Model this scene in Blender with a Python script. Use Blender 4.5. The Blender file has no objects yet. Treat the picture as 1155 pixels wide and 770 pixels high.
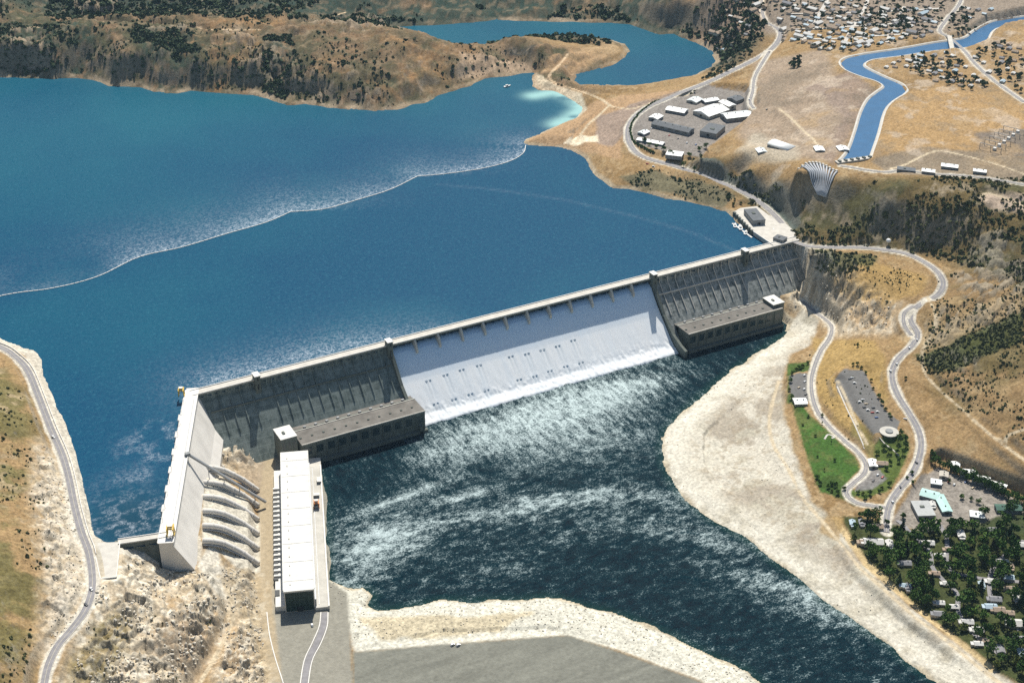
import bpy, bmesh, math, random
import numpy as np
from mathutils import Vector, Matrix
random.seed(7); rng = np.random.default_rng(7)
R = math.radians
C = bpy.context.scene.collection

# ------------------------------------------------------------------ camera, sky, sun, exposure
# world frame: metres; x runs along the main dam's crest, y points upstream, z = 0 is the crest roadway
CAM = np.array([-800.7, -1890.7, 1175.5]); YAW, PIT, ROL, FPX = R(28.466), R(29.886), R(0.2705), 1602.27
fw = np.array([math.sin(YAW)*math.cos(PIT), math.cos(YAW)*math.cos(PIT), -math.sin(PIT)])
_rt = np.array([math.cos(YAW), -math.sin(YAW), 0.0]); _up = np.cross(_rt, fw)
r2 = _rt*math.cos(ROL)+_up*math.sin(ROL); u2 = -_rt*math.sin(ROL)+_up*math.cos(ROL)
cam = bpy.data.cameras.new('camera'); camo = bpy.data.objects.new('camera', cam); C.objects.link(camo)
camo.matrix_world = Matrix(((r2[0], u2[0], -fw[0], CAM[0]), (r2[1], u2[1], -fw[1], CAM[1]), (r2[2], u2[2], -fw[2], CAM[2]), (0, 0, 0, 1)))
cam.sensor_fit = 'HORIZONTAL'; cam.sensor_width = 36; cam.lens = FPX*36/1155; cam.clip_start = 5; cam.clip_end = 60000
bpy.context.scene.camera = camo
SUNV = np.array([0.62, 1.0, 1.62]); SUNV /= np.linalg.norm(SUNV)
world = bpy.data.worlds.new('World'); bpy.context.scene.world = world; world.use_nodes = True
wn = world.node_tree; wn.nodes.clear()
wo = wn.nodes.new('ShaderNodeOutputWorld'); wb = wn.nodes.new('ShaderNodeBackground'); sk = wn.nodes.new('ShaderNodeTexSky')
sk.sky_type = 'NISHITA'; sk.sun_disc = False
sk.sun_elevation = math.asin(SUNV[2]); sk.sun_rotation = math.atan2(SUNV[0], SUNV[1]); sk.air_density = 1.3; sk.dust_density = 0.6
wb.inputs['Strength'].default_value = 0.062
wn.links.new(sk.outputs[0], wb.inputs[0]); wn.links.new(wb.outputs[0], wo.inputs[0])
sun = bpy.data.lights.new('sun', 'SUN'); suno = bpy.data.objects.new('sun', sun); C.objects.link(suno)
sun.energy = 4.9; sun.angle = R(0.53); sun.color = (1.0, 0.95, 0.86)
suno.rotation_euler = Vector(SUNV).to_track_quat('Z', 'Y').to_euler()
vs = bpy.context.scene.view_settings
vs.view_transform = 'Standard'; vs.look = 'None'; vs.exposure = 0.30; vs.gamma = 1; vs.use_curve_mapping = False
cy = bpy.context.scene.cycles
cy.max_bounces = 5; cy.diffuse_bounces = 2; cy.glossy_bounces = 2; cy.transmission_bounces = 2; cy.volume_bounces = 0
cy.volume_step_rate = 4; cy.use_denoising = False

LAKE, RIV, CANAL = -7.0, -105.0, 86.0

# ------------------------------------------------------------------ surveying helpers
def at(px, py, z):
    """point at height z on the sight line of a 1155x770 photograph coordinate (used to survey the plan)"""
    d = fw*FPX + r2*(px-577.5) - u2*(py-385.0)
    return CAM + d*((z-CAM[2])/d[2])
def atv(px, py, z):
    px = np.asarray(px, float); py = np.asarray(py, float)
    d = fw*FPX + r2*(px[..., None]-577.5) - u2*(py[..., None]-385.0)
    return CAM + d*((z-CAM[2])/d[..., 2:3])
def hsh(ix, iy, seed):
    h = (ix.astype(np.int64)*374761393 + iy.astype(np.int64)*668265263 + seed*974634777) & 0xffffffff
    h = ((h ^ (h >> 13))*1274126177) & 0xffffffff
    return ((h ^ (h >> 16)) & 0xffffff)/float(0xffffff)
def vnoise(x, y, seed=0):
    ix = np.floor(x); iy = np.floor(y); fx = x-ix; fy = y-iy
    fx = fx*fx*fx*(fx*(fx*6-15)+10); fy = fy*fy*fy*(fy*(fy*6-15)+10)
    ix = ix.astype(np.int64); iy = iy.astype(np.int64)
    a = hsh(ix, iy, seed); b = hsh(ix+1, iy, seed); c = hsh(ix, iy+1, seed); d = hsh(ix+1, iy+1, seed)
    return ((a*(1-fx)+b*fx)*(1-fy) + (c*(1-fx)+d*fx)*fy)*2-1
def fbm(x, y, scale, octs=5, seed=0, gain=0.5, ridge=False, rot=0.5):
    x = x/scale; y = y/scale; s = 0.0; a = 1.0; n = 0.0
    c, sn = math.cos(rot), math.sin(rot)
    for o in range(octs):
        v = vnoise(x, y, seed+o*17)
        if ridge: v = 1-2*np.abs(v)
        s = s+a*v; n += a; a *= gain
        x, y = (c*x-sn*y)*2.03+3.1, (sn*x+c*y)*2.03-1.7
    return s/n
def blocks(x, y, scale, seed=0, tilt=.8):
    """angular fractured-rock relief: each Voronoi cell is a tilted slab; returns height -1..1 and joint closeness 0..1"""
    u = x/scale; v = y/scale; iu = np.floor(u).astype(np.int64); iv = np.floor(v).astype(np.int64)
    f1 = np.full(u.shape, 9.0); f2 = np.full(u.shape, 9.0); h = np.zeros(u.shape)
    for di in (-1, 0, 1):
        for dj in (-1, 0, 1):
            a = iu+di; b = iv+dj; cx = a+hsh(a, b, seed); cy_ = b+hsh(a, b, seed+1); d = np.hypot(u-cx, v-cy_)
            hh = hsh(a, b, seed+2)*2-1+((u-cx)*(hsh(a, b, seed+3)*2-1)+(v-cy_)*(hsh(a, b, seed+4)*2-1))*tilt*2
            n_ = d < f1; f2 = np.where(n_, f1, np.minimum(f2, d)); h = np.where(n_, hh, h); f1 = np.where(n_, d, f1)
    return h, 1-np.clip((f2-f1)/.18, 0, 1)
def sstep(a, b, v):
    t = np.clip((v-a)/(b-a), 0, 1); return t*t*(3-2*t)
def sdist(poly, x, y, lim=1e9):
    """signed distance to a closed polygon, negative inside; only worked out within lim of its box"""
    poly = np.asarray(poly)[:, :2]; out = np.full(x.shape, lim if lim < 1e8 else 1e6)
    x0, y0 = poly.min(0)-lim; x1, y1 = poly.max(0)+lim
    m = (x > x0) & (x < x1) & (y > y0) & (y < y1)
    X = x[m]; Y = y[m]
    if X.size == 0: return out
    D = np.full(X.shape, 1e12); ins = np.zeros(X.shape, bool)
    for i in range(len(poly)):
        ax, ay = poly[i]; bx, by = poly[(i+1) % len(poly)]
        ex, ey = bx-ax, by-ay; L = ex*ex+ey*ey+1e-9
        t = np.clip(((X-ax)*ex+(Y-ay)*ey)/L, 0, 1)
        D = np.minimum(D, (X-ax-t*ex)**2+(Y-ay-t*ey)**2)
        if ay != by:
            c = ((ay > Y) != (by > Y)) & (X < (bx-ax)*(Y-ay)/(by-ay)+ax); ins ^= c
    D = np.sqrt(D); D[ins] *= -1; out[m] = np.minimum(D, lim) if lim < 1e8 else D
    return out
def ldist(line, x, y, lim):
    """distance to an open polyline and the height of its nearest point"""
    line = np.asarray(line); out = np.full(x.shape, lim); hz = np.zeros(x.shape)
    x0, y0 = line[:, :2].min(0)-lim; x1, y1 = line[:, :2].max(0)+lim
    m = (x > x0) & (x < x1) & (y > y0) & (y < y1)
    X = x[m]; Y = y[m]; D = np.full(X.shape, lim*lim*1.0); Z = np.zeros(X.shape)
    for a, b in zip(line[:-1], line[1:]):
        ex, ey = b[0]-a[0], b[1]-a[1]; L = ex*ex+ey*ey+1e-9
        t = np.clip(((X-a[0])*ex+(Y-a[1])*ey)/L, 0, 1)
        d = (X-a[0]-t*ex)**2+(Y-a[1]-t*ey)**2; k = d < D
        D[k] = d[k]; Z[k] = (a[2]+(b[2]-a[2])*t)[k]
    out[m] = np.sqrt(D); hz[m] = Z
    return out, hz
def spline(pts, n=6):
    p = np.array(pts, float); p = np.vstack([2*p[0]-p[1], p, 2*p[-1]-p[-2]]); out = []
    for i in range(1, len(p)-2):
        for k in range(n):
            t = k/n
            out.append(0.5*((2*p[i])+(-p[i-1]+p[i+1])*t+(2*p[i-1]-5*p[i]+4*p[i+1]-p[i+2])*t*t+(-p[i-1]+3*p[i]-3*p[i+1]+p[i+2])*t**3))
    out.append(p[-2]); return np.array(out)

# ------------------------------------------------------------------ shorelines (surveyed)
DA, DB, DC, DD = -335.0, -8.0, 504.0, 836.0           # bend, spillway ends, right end along the crest
FB0 = np.array([-345.0, -3.0]); FB1 = np.array([-488.0, -350.0])     # forebay dam axis
FBD = (FB1-FB0)/np.linalg.norm(FB1-FB0); FBN = np.array([-FBD[1], FBD[0]])   # FBN points downstream
FBL = float(np.linalg.norm(FB1-FB0))
far_shore = [(-700, 60), (-300, 75), (-100, 82), (0, 86), (40, 88), (85, 87), (108, 90), (125, 96), (160, 97), (178, 103), (200, 104), (215, 101), (245, 104), (290, 106), (308, 112), (325, 118), (345, 116), (372, 121),
  (400, 122), (425, 124), (446, 123), (462, 117), (478, 115), (490, 108), (503, 104), (515, 99), (528, 96), (545, 88), (570, 85), (590, 82), (604, 82), (603, 91), (604, 97), (612, 101), (625, 102),
  (640, 108), (652, 117), (659, 122), (653, 131), (640, 138), (625, 144), (606, 153), (590, 159.5), (596, 163), (632, 166), (648, 170), (660, 177), (666, 187), (671, 196), (682, 204), (692, 212),
  (712, 213), (730, 217), (755, 224), (780, 228), (800, 232), (815, 237), (824, 240), (832, 249), (848, 259), (870, 275)]
left_shore = [(101, 607), (97, 595), (95, 570), (91, 552), (86, 526), (78, 495), (62, 461), (49, 430), (45, 406), (42, 399), (23, 393), (0, 382), (-60, 350), (-200, 290), (-500, 220), (-900, 150)]
FS = atv(*np.array(far_shore, float).T, LAKE); LS = atv(*np.array(left_shore, float).T, LAKE)
def lakepoly(off):
    a = [(DD+10, -off), (DA-2, -off)]
    a += [tuple(FB0+FBN*off*0.8), tuple(FB1-FBD*16+FBN*off*0.8)]
    for q_ in ((187, 603.5), (136, 611)): w = at(q_[0], q_[1], 0); a += [(w[0], w[1]-off*0.7)]
    return np.array([tuple(p[:2]) for p in FS]+a+[tuple(p[:2]) for p in LS])
LAKE_W = lakepoly(2.0); LAKE_T = lakepoly(24.0)
arm_px = [(430, 30), (500, 27), (560, 22), (600, 23), (640, 24), (690, 25), (712, 27), (730, 33), (745, 38), (762, 37), (778, 45), (790, 48), (803, 57), (811, 69), (805, 77), (790, 84), (770, 88), (740, 93), (715, 97), (690, 98), (670, 98),
  (655, 98), (644, 91), (648, 84), (665, 80), (690, 72), (701, 66), (706, 58), (702, 50), (684, 46), (650, 42), (620, 42), (590, 46), (560, 50), (530, 54), (480, 50), (430, 38)]
ARM = atv(*np.array(arm_px, float).T, LAKE)[:, :2]
right_bank = [(896, 366), (892, 373), (880, 382), (866, 392), (853, 401), (830, 417), (809, 432), (790, 449), (768, 468), (753, 486), (750, 505), (752, 525), (760, 542), (776, 563), (800, 582), (826, 597), (850, 611), (870, 628), (888, 640), (905, 653),
  (930, 676), (958, 693), (985, 712), (1008, 727), (1022, 742), (1045, 758), (1075, 778), (1200, 860), (1400, 990)]
left_bank = [(1100, 960), (950, 850), (880, 792), (852, 769), (837, 756), (812, 747), (780, 731), (743, 713), (703, 697), (680, 690), (656, 685), (630, 677), (609, 675), (585, 679), (562, 678), (530, 680), (500, 678), (470, 684), (448, 688),
  (425, 690), (412, 683), (418, 672), (408, 664), (392, 668), (378, 662), (366, 655), (362, 560)]
RB = atv(*np.array(right_bank, float).T, RIV); LB = atv(*np.array(left_bank, float).T, RIV)
RIVER = np.array([(735, -20)]+[tuple(p[:2]) for p in RB]+[tuple(p[:2]) for p in LB]+[(-200, -118), (-205, -60), (-205, -20)])
canal_l = [(946, 184), (957, 170), (965, 148), (971, 128), (979, 113), (990, 104), (997, 98), (988, 92), (972, 87), (955, 80), (948, 72), (955, 66), (979, 61), (1014, 56), (1053, 49), (1086, 44), (1098, 36), (1119, 25), (1155, 19), (1230, 10), (1330, 0)]
canal_r = [(981, 177), (990, 151), (997, 126), (1007, 114), (1022, 104), (1017, 96), (1000, 88.5), (982, 80), (974, 74), (983, 68), (1014, 64), (1053, 58), (1091, 54), (1112, 46.5), (1118, 37), (1127, 31.5), (1155, 27), (1230, 20), (1330, 11)]
CL = atv(*np.array(canal_l, float).T, CANAL)[:, :2]; CR = atv(*np.array(canal_r, float).T, CANAL)[:, :2]
CANP = np.vstack([CL, CR[::-1]])

# ------------------------------------------------------------------ relief: spot heights (photo x, y, metres above the crest)
spots = [(0,480,45),(-60,450,80),(-150,380,110),(-200,600,110),(0,600,50),(20,560,28),(48,500,12),(60,560,10),(0,740,38),(35,700,16),(-60,700,70),(20,430,6),(-20,420,20),(-150,300,30),(66,640,12),(75,680,10),(40,640,30),
 (100,640,2),(90,690,2),(70,718,2),(54,749,2),(48,790,2),(40,850,2),(83,570,1),(70,512,1),(44,448,1),(16,401,1),(-20,385,1),(96,601,1),
 (125,625,0),(133,650,-3),(150,618,-9),(165,620,-17),(190,641,-43),(240,655,-50),(140,690,-14),(110,740,-16),(200,700,-48),(170,770,-45),(120,800,-30),(250,690,-70),(262,740,-88),(240,740,-82),(230,780,-88),(220,700,-58),(178,632,-36),(205,645,-47),(222,641,-49),(170,652,-28),(150,642,-13),(200,664,-46),(235,610,-50),(235,575,-48),(236,545,-46),
 (262,560,-66),(262,600,-70),(262,630,-72),(294,520,-95),(294,560,-95),(296,620,-95),(296,680,-95),(270,530,-90),(250,505,-72),(262,495,-70),(246,495,-55),(280,500,-88),(280,660,-86),(282,700,-92),(290,740,-95),
 (330,720,-97),(380,740,-97),(340,800,-97),(400,700,-98),(430,740,-98),(560,745,-98),(700,750,-98),(760,775,-98),(600,800,-98),(430,850,-98),(800,800,-99),(390,680,-99),
 (925,360,-84),(936,375,-83),(928,405,-82),(918,440,-82),(930,480,-82),(960,505,-81),(974,530,-81),(960,560,-81),(995,580,-81),(900,400,-90),(905,430,-90),(880,430,-95),(875,500,-98),(905,540,-92),(905,490,-84),(930,520,-83),(940,560,-86),(960,600,-86),(1010,650,-86),(1090,730,-86),(1150,780,-86),(905,600,-93),
 (850,540,-98),(840,480,-98),(960,420,-64),(990,430,-64),(965,460,-63),(998,487,-64),(1010,505,-74),(980,500,-76),(985,530,-80),(945,400,-72),(985,395,-52),(960,370,-66),(950,350,-60),
 (900,275,0),(940,279,0),(1000,281,2),(1035,290,3),(1058,305,2),(1064,318,-2),(1055,332,-10),(1030,345,-20),(1037,372,-33),(1018,395,-42),(1008,425,-50),(1020,455,-58),(1037,485,-66),(1036,515,-72),(1022,545,-78),(1000,575,-80),(990,600,-82),
 (990,310,-6),(960,320,-22),(1010,330,-18),(940,300,-10),(1030,315,-4),(925,292,-6),(900,285,-6),(896,330,-66),(905,345,-80),(908,315,-40),(925,330,-56),(940,340,-58),(1000,360,-40),(975,345,-38),
 (1075,345,0),(1110,340,14),(1155,325,36),(1220,320,60),(1080,375,-16),(1110,380,0),(1155,370,16),(1220,400,20),(1060,400,-34),(1100,420,-20),(1155,420,-2),(1060,440,-46),(1110,470,-38),(1155,470,-20),(1155,515,-44),(1220,520,-20),(1080,500,-60),(1120,530,-66),(1155,555,-74),(1050,510,-70),(1060,540,-78),(1100,580,-82),(1220,620,-80),
 (1155,620,-85),(1155,700,-86),(1060,640,-85),(1300,800,-86),(1050,590,-82),
 (780,181,12),(800,187,8),(830,203,4),(858,222,1),(880,243,0),(894,262,0),(760,178,14),(735,172,16),(715,168,17),(706,152,18),(712,135,20),(730,120,22),(760,108,24),(800,88,28),(840,70,34),(868,50,40),(880,35,46),
 (795,177,32),(815,183,38),(845,192,42),(873,206,42),(896,220,38),(908,240,20),(902,206,64),(915,226,42),(882,192,56),(915,262,14),(840,175,52),(883,163,58),(860,150,52),(845,145,40),(820,172,44),(780,160,28),(745,150,24),(800,130,32),(840,125,38),(745,120,24),(800,100,32),(860,100,50),(900,120,62),(900,90,62),(880,70,50),(930,100,84),(940,130,84),(935,70,84),(925,160,82),(930,184,84),(905,190,78),
 (950,205,82),(985,195,88),(1020,180,90),(1060,190,90),(1100,195,92),(1155,200,94),(960,225,52),(1000,225,74),(1050,225,80),(1100,225,86),(1155,240,80),(945,250,22),(1000,250,36),(1050,255,46),(1100,260,50),(1155,270,56),(925,268,5),(960,272,8),(1010,272,9),(1050,280,9),(1085,290,12),(1100,310,8),(1155,300,34),(1230,260,80),(1230,180,100),
 (1020,140,94),(1060,120,94),(1100,150,93),(1155,130,96),(1155,90,98),(1060,90,92),(1040,75,91),(1100,75,94),(1000,45,92),(950,50,84),(920,40,76),(900,30,70),(900,8,84),(960,20,92),(1060,25,97),(1155,5,108),(1240,40,110),(1250,110,110),(1000,-30,105),(1155,-50,130),(900,-50,110),(1300,-60,130),
 (690,150,2),(705,185,10),(690,195,4),(690,170,5),(655,160,-2),(650,150,-2),(632,155,-3),(700,130,8),(680,120,4),(720,110,10),(760,97,8),(700,104,2),(670,105,0),(735,200,8),(720,205,4),(770,205,6),(800,222,4),
 (630,92,4),(640,80,12),(625,70,18),(600,55,34),(580,45,35),(605,42,32),(560,60,18),(592,64,10),(560,78,10),(540,68,21),(525,60,32),(500,52,46),(515,80,17),(480,45,60),(440,35,59),(420,50,55),(450,75,38),(470,95,21),(440,112,9),(420,110,16),(400,85,35),(370,60,52),(340,40,65),(300,50,61),(250,45,62),(200,40,67),(150,40,65),(100,38,64),(50,44,59),(0,55,51),(-100,50,61),(-300,45,55),(-500,20,50),
 (60,66,41),(130,70,40),(180,78,26),(230,75,38),(280,80,32),(320,90,24),(360,95,22),(660,66,11),(680,56,10),(650,52,15),(620,50,24),
 (40,12,60),(100,20,40),(200,10,60),(300,14,60),(380,20,30),(420,12,50),(460,16,30),(520,8,40),(560,4,50),(600,10,20),(640,6,40),(700,8,50),(740,10,45),(770,20,50),(800,36,34),(820,50,30),(830,64,28),(850,30,44),(810,10,60),(850,8,66),(820,90,24),
 (0,-50,110),(200,-60,130),(400,-60,110),(600,-60,120),(800,-50,130),(-300,-50,130),(-700,-20,150),(600,-150,200),(0,-150,220),(1100,-150,220)]
SP = np.array([tuple(at(*s)) for s in spots])
def dens(p, step=45):
    o = []
    for a, b in zip(p[:-1], p[1:]):
        n = max(1, int(np.linalg.norm(b-a)//step))
        for k in range(n): o.append(a+(b-a)*k/n)
    return np.array(o)
ctl = np.vstack([SP, dens(np.array(FS)[2:], 60), dens(LS[:-3], 60), dens(np.c_[ARM, np.full(len(ARM), LAKE)], 90), dens(RB[1:-2], 50), dens(LB[:-3], 50)])
_, keep = np.unique(np.round(ctl[:, :2]/6), axis=0, return_index=True); ctl = ctl[keep]
def phi(r2_): return np.sqrt(r2_+14.0**2)
n = len(ctl); A = np.zeros((n+3, n+3))
d2 = ((ctl[:, None, :2]-ctl[None, :, :2])**2).sum(-1)
A[:n, :n] = phi(d2)-np.eye(n)*2.5; A[:n, n] = 1; A[n, :n] = 1; A[:n, n+1:] = ctl[:, :2]/1000; A[n+1:, :n] = (ctl[:, :2]/1000).T
W = np.linalg.solve(A, np.r_[ctl[:, 2], 0, 0, 0])
GX0, GY0, GS = -2600.0, -1900.0, 14.0; GNX, GNY = 520, 560
gx = GX0+np.arange(GNX)*GS; gy = GY0+np.arange(GNY)*GS
GX, GY = np.meshgrid(gx, gy); H0 = np.zeros(GX.shape)
for i in range(GNY):
    dd = (GX[i][:, None]-ctl[None, :, 0])**2+(GY[i][:, None]-ctl[None, :, 1])**2
    H0[i] = phi(dd)@W[:n]+W[n]+(GX[i]*W[n+1]+GY[i]*W[n+2])/1000
H0 = np.clip(H0, -140, 700)
def base(x, y):
    u = np.clip((np.asarray(x, float)-GX0)/GS, 0, GNX-1.001); v = np.clip((np.asarray(y, float)-GY0)/GS, 0, GNY-1.001)
    i = u.astype(int); j = v.astype(int); a = u-i; b = v-j
    return (H0[j, i]*(1-a)+H0[j, i+1]*a)*(1-b)+(H0[j+1, i]*(1-a)+H0[j+1, i+1]*a)*b
def lay(px, py):
    """survey a photograph coordinate onto the smooth relief"""
    d = fw*FPX + r2*(px-577.5) - u2*(py-385.0); lo = None
    ts = np.concatenate([np.arange(0.5, 4.5, 0.004)])
    X = CAM+d[None]*ts[:, None]; f = X[:, 2]-np.maximum(base(X[:, 0], X[:, 1]), RIV)
    k = np.argmax(f < 0)
    if f[k] >= 0: return at(px, py, 100)
    a, b = f[k-1], f[k]; t = ts[k-1]+(ts[k]-ts[k-1])*a/(a-b); p = CAM+d*t
    return p
def layp(pts): return np.array([lay(*p) for p in pts])

# ------------------------------------------------------------------ roads and tracks (surveyed centre lines: x, y, height; None = lies on the relief)
def route(pts, n=6, smooth=2):
    p = np.array([at(q[0], q[1], q[2]) if len(q) > 2 else lay(q[0], q[1]) for q in pts])
    p = spline(p, n)
    z = p[:, 2].copy()
    for _ in range(smooth*3): z[1:-1] = (z[:-2]+z[1:-1]+z[2:])/3
    p[:, 2] = z; return p
ROUTES = {
 'shore_road': (11, [(-400, 275, 1), (-200, 330, 1), (-90, 362, 1), (-40, 378, 1), (0, 391, 1), (16, 401, 1), (31, 417, 1), (44, 448, 1), (57, 482, 1), (70, 512, 1), (78, 540, 1), (84, 570, 1), (92, 600, 1), (100, 622, 1.5), (104, 648, 2), (103, 669, 2), (95, 690, 2), (80, 710, 2), (65, 728, 2), (55, 749, 2), (50, 770, 2), (46, 800, 2), (40, 850, 2)]),
 'crest_road': (11, [(893, 271, 0), (902, 275, 0), (915, 278, 0), (940, 279, 1), (970, 279, 2), (1000, 282, 2.5), (1022, 286, 3), (1042, 295, 3), (1058, 307, 2), (1064, 320, -2), (1058, 332, -9), (1042, 341, -17), (1030, 349, -23), (1027, 361, -29), (1035, 376, -35), (1030, 388, -40), (1015, 402, -46), (1007, 416, -50), (1007, 430, -53), (1013, 446, -57), (1025, 465, -62), (1035, 483, -67), (1039, 500, -70), (1036, 518, -74), (1028, 535, -77), (1014, 552, -79), (1004, 568, -81), (1000, 585, -83), (1000, 600, -84)]),
 'parallel_road': (8, [(1030, 345, -21), (1020, 353, -25), (1020, 366, -31), (1028, 378, -36.5)]),
 'river_road': (8, [(905, 340, -82), (920, 352, -84), (937, 366, -84), (936, 380, -83), (926, 395, -83), (919, 412, -82), (915, 430, -82), (917, 450, -82), (924, 467, -82), (938, 483, -81), (953, 497, -81), (968, 510, -81), (976, 522, -81), (975, 533, -81), (963, 544, -81), (955, 552, -81), (957, 560, -81), (968, 567, -81), (985, 570, -81), (999, 572, -81.5)]),
 'upper_road': (13, [(893, 268, 0), (886, 257, 0), (876, 245, 1), (862, 232, 2), (846, 221, 3), (825, 211, 5), (800, 201, 8), (778, 193, 10), (757, 186, 13), (738, 181, 15), (722, 175, 16), (712, 165, 17), (708, 153, 18), (710, 141, 20), (718, 130, 21), (732, 120, 22), (750, 112, 24), (775, 102, 26), (800, 92, 29), (825, 80, 33), (850, 68, 36), (868, 57, 40), (878, 46, 44), (880, 36, 46), (875, 31, 48)]),
 'town_road': (9, [(875, 31, 48), (865, 25, 52), (860, 15, 56), (859, 0, 60), (858, -20, 66), (856, -60, 80)]),
 'canal_road': (9, [(1155, 115, 97), (1120, 90, 95), (1100, 72, 94), (1090, 60, 93), (1080, 50, 92.5), (1070, 42, 93), (1060, 35, 94), (1068, 22, 97), (1080, 8, 102), (1086, -6, 106), (1095, -40, 112)]),
 'yard_road': (8, [(868, 58, 41), (858, 74, 42), (851, 88, 42), (849, 103, 42), (846, 115, 41), (850, 122, 41)]),
 'plant_road': (7, [(1155, 208, 95), (1120, 202, 93), (1085, 198, 91), (1050, 196, 90), (1020, 192, 89), (1000, 194, 89), (980, 192, 89), (962, 189, 88), (948, 187, 87)]),
 'hill_track': (5, [(1046, 335), (1054, 350), (1055, 365), (1049, 380), (1041, 394), (1040, 408), (1046, 424), (1060, 440), (1078, 455), (1098, 473), (1120, 492), (1155, 518), (1220, 560)]),
 'side_track': (5, [(1134, 503), (1136, 492), (1155, 484), (1200, 474)]),
 'neck_track': (6, [(780, 106, 22), (745, 113, 14), (715, 122, 12), (690, 120, 6), (680, 113, 3), (662, 105, 0), (642, 98, -2), (624, 92, -1), (620, 84, 3), (632, 72, 10), (640, 62, 18)]),
 'point_track': (5, [(688, 118, 6), (678, 128, 5), (664, 140, 3), (655, 152, 2), (650, 160, 1)]),
 'beach_track': (5, [(878, 430, -94), (868, 470, -96), (872, 500, -95), (890, 530, -93), (905, 560, -91), (928, 588, -89), (950, 614, -88), (970, 640, -88), (995, 662, -88), (1032, 695, -88), (1060, 716, -88), (1115, 760, -88), (1250, 860, -88)]),
 'gully_track': (5, [(246, 648, -62), (256, 660, -70), (262, 680, -78), (262, 700, -84), (252, 722, -86), (240, 745, -86), (222, 775, -88)]),
 'flats_track': (5, [(878, 122, 57), (892, 133, 64), (905, 146, 72), (918, 158, 78), (926, 172, 82)]),
 'canal_bank_track': (5, [(1155, 196, 95), (1120, 184, 93), (1090, 176, 93), (1060, 170, 92), (1040, 176, 91), (1020, 186, 90), (1005, 190, 89)]),
 'summit_track': (6, [(1155, 232, 84), (1130, 222, 86), (1112, 218, 88), (1104, 226, 84)]),
 'gallery_track': (5, [(955, 398), (966, 416), (975, 440), (990, 470)][:0] or [(945, 430, -70), (955, 450, -70), (965, 475, -71), (978, 500, -76)]),
 'peninsula_track': (6, [(-60, 34), (0, 33), (40, 30), (90, 28), (150, 27), (230, 33), (300, 34), (345, 27), (390, 14)]),
}
RT = {k: (w, route(p)) for k, (w, p) in ROUTES.items()}
PAVED = ['shore_road', 'crest_road', 'parallel_road', 'river_road', 'upper_road', 'town_road', 'canal_road', 'yard_road', 'plant_road']
LEVELS = [  # flat pads: (photo outline, height)
 ([(300, 480), (372, 500), (372, 655), (392, 668), (398, 770), (400, 860), (310, 860), (305, 760), (292, 690), (292, 500)], -98.0),
 ([(398, 735), (560, 722), (640, 716), (700, 735), (790, 768), (900, 850), (400, 860)], -99.0),
 ([(107, 609), (136, 610), (132, 652), (112, 656)], -0.5),
 ([(942, 425), (952, 416), (975, 418), (984, 438), (1000, 464), (1015, 475), (1010, 490), (985, 488), (965, 462), (945, 440)], -64.5),
 ([(890, 424), (902, 420), (913, 422), (913, 452), (900, 458), (891, 442)], -83.0),
 ([(706, 148), (716, 126), (745, 110), (790, 96), (845, 105), (850, 125), (835, 140), (800, 165), (790, 178), (745, 170), (720, 162)], 23.0),
 ([(1010, 570), (1040, 530), (1060, 520), (1155, 560), (1250, 600), (1250, 690), (1155, 620), (1030, 590)], -83.5),
 ([(900, 192), (925, 181), (985, 183), (1000, 192), (950, 196)], 86.5),
 ([(826, 236), (858, 225), (900, 262), (890, 275), (860, 275)], -2.0),
]
LEV = [(np.array([at(p[0], p[1], z)[:2] for p in o]), z) for o, z in LEVELS]

# roughness (metres of rock relief) by surveyed zone
def zone(o, z=None): return (np.array([at(p[0], p[1], z)[:2] for p in o]) if z is not None else layp(o)[:, :2])
Z_ROCK = [zone([(136, 612), (160, 620), (200, 640), (240, 650), (246, 670), (240, 720), (200, 770), (100, 800), (70, 790), (100, 700), (112, 656)]),
          zone([(246, 480), (300, 490), (292, 520), (262, 520), (240, 540)]), zone([(250, 640), (292, 640), (300, 770), (250, 790), (245, 700)]),
          zone([(885, 290), (920, 282), (960, 300), (965, 320), (1010, 345), (1000, 375), (950, 375), (925, 350), (895, 345)]),
          zone([(50, 500), (72, 540), (88, 600), (95, 650), (85, 700), (55, 740), (60, 650), (45, 560)])]
Z_HILL = zone([(-700, 80), (-300, 80), (0, 84), (200, 100), (440, 118), (530, 90), (600, 80), (640, 84), (700, 60), (690, 40), (600, 35), (400, -30), (200, -60), (-700, -40)], 60)
Z_FAR = zone([(-700, -10), (400, 24), (700, 22), (830, 60), (860, 30), (860, -160), (-900, -160)], 60)
Z_SCRUB = zone([(780, 176), (850, 195), (900, 225), (930, 230), (950, 208), (1100, 200), (1300, 200), (1300, 330), (1180, 330), (1090, 300), (1040, 286), (905, 272), (860, 232), (780, 195)])
Z_RHILL = zone([(1060, 310), (1155, 290), (1300, 300), (1300, 600), (1155, 520), (1060, 450), (1040, 400), (1050, 350)])
Z_LHILL = zone([(-500, 300), (0, 400), (40, 460), (50, 560), (55, 660), (30, 770), (0, 900), (-500, 900)])

# ------------------------------------------------------------------ the ground, one sheet
def fan(px0, px1, spx, py0, py1, spy, z0):
    pxs = np.arange(px0, px1, spx); pys = np.arange(py1, py0, -spy)
    PX, PY = np.meshgrid(pxs, pys); return atv(PX, PY, z0)
GRD = fan(-230, 1400, 1.45, -130, 960, 1.35, -40.0)
GR, GC = GRD.shape[:2]
gxv = GRD[..., 0].ravel(); gyv = GRD[..., 1].ravel()
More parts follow.
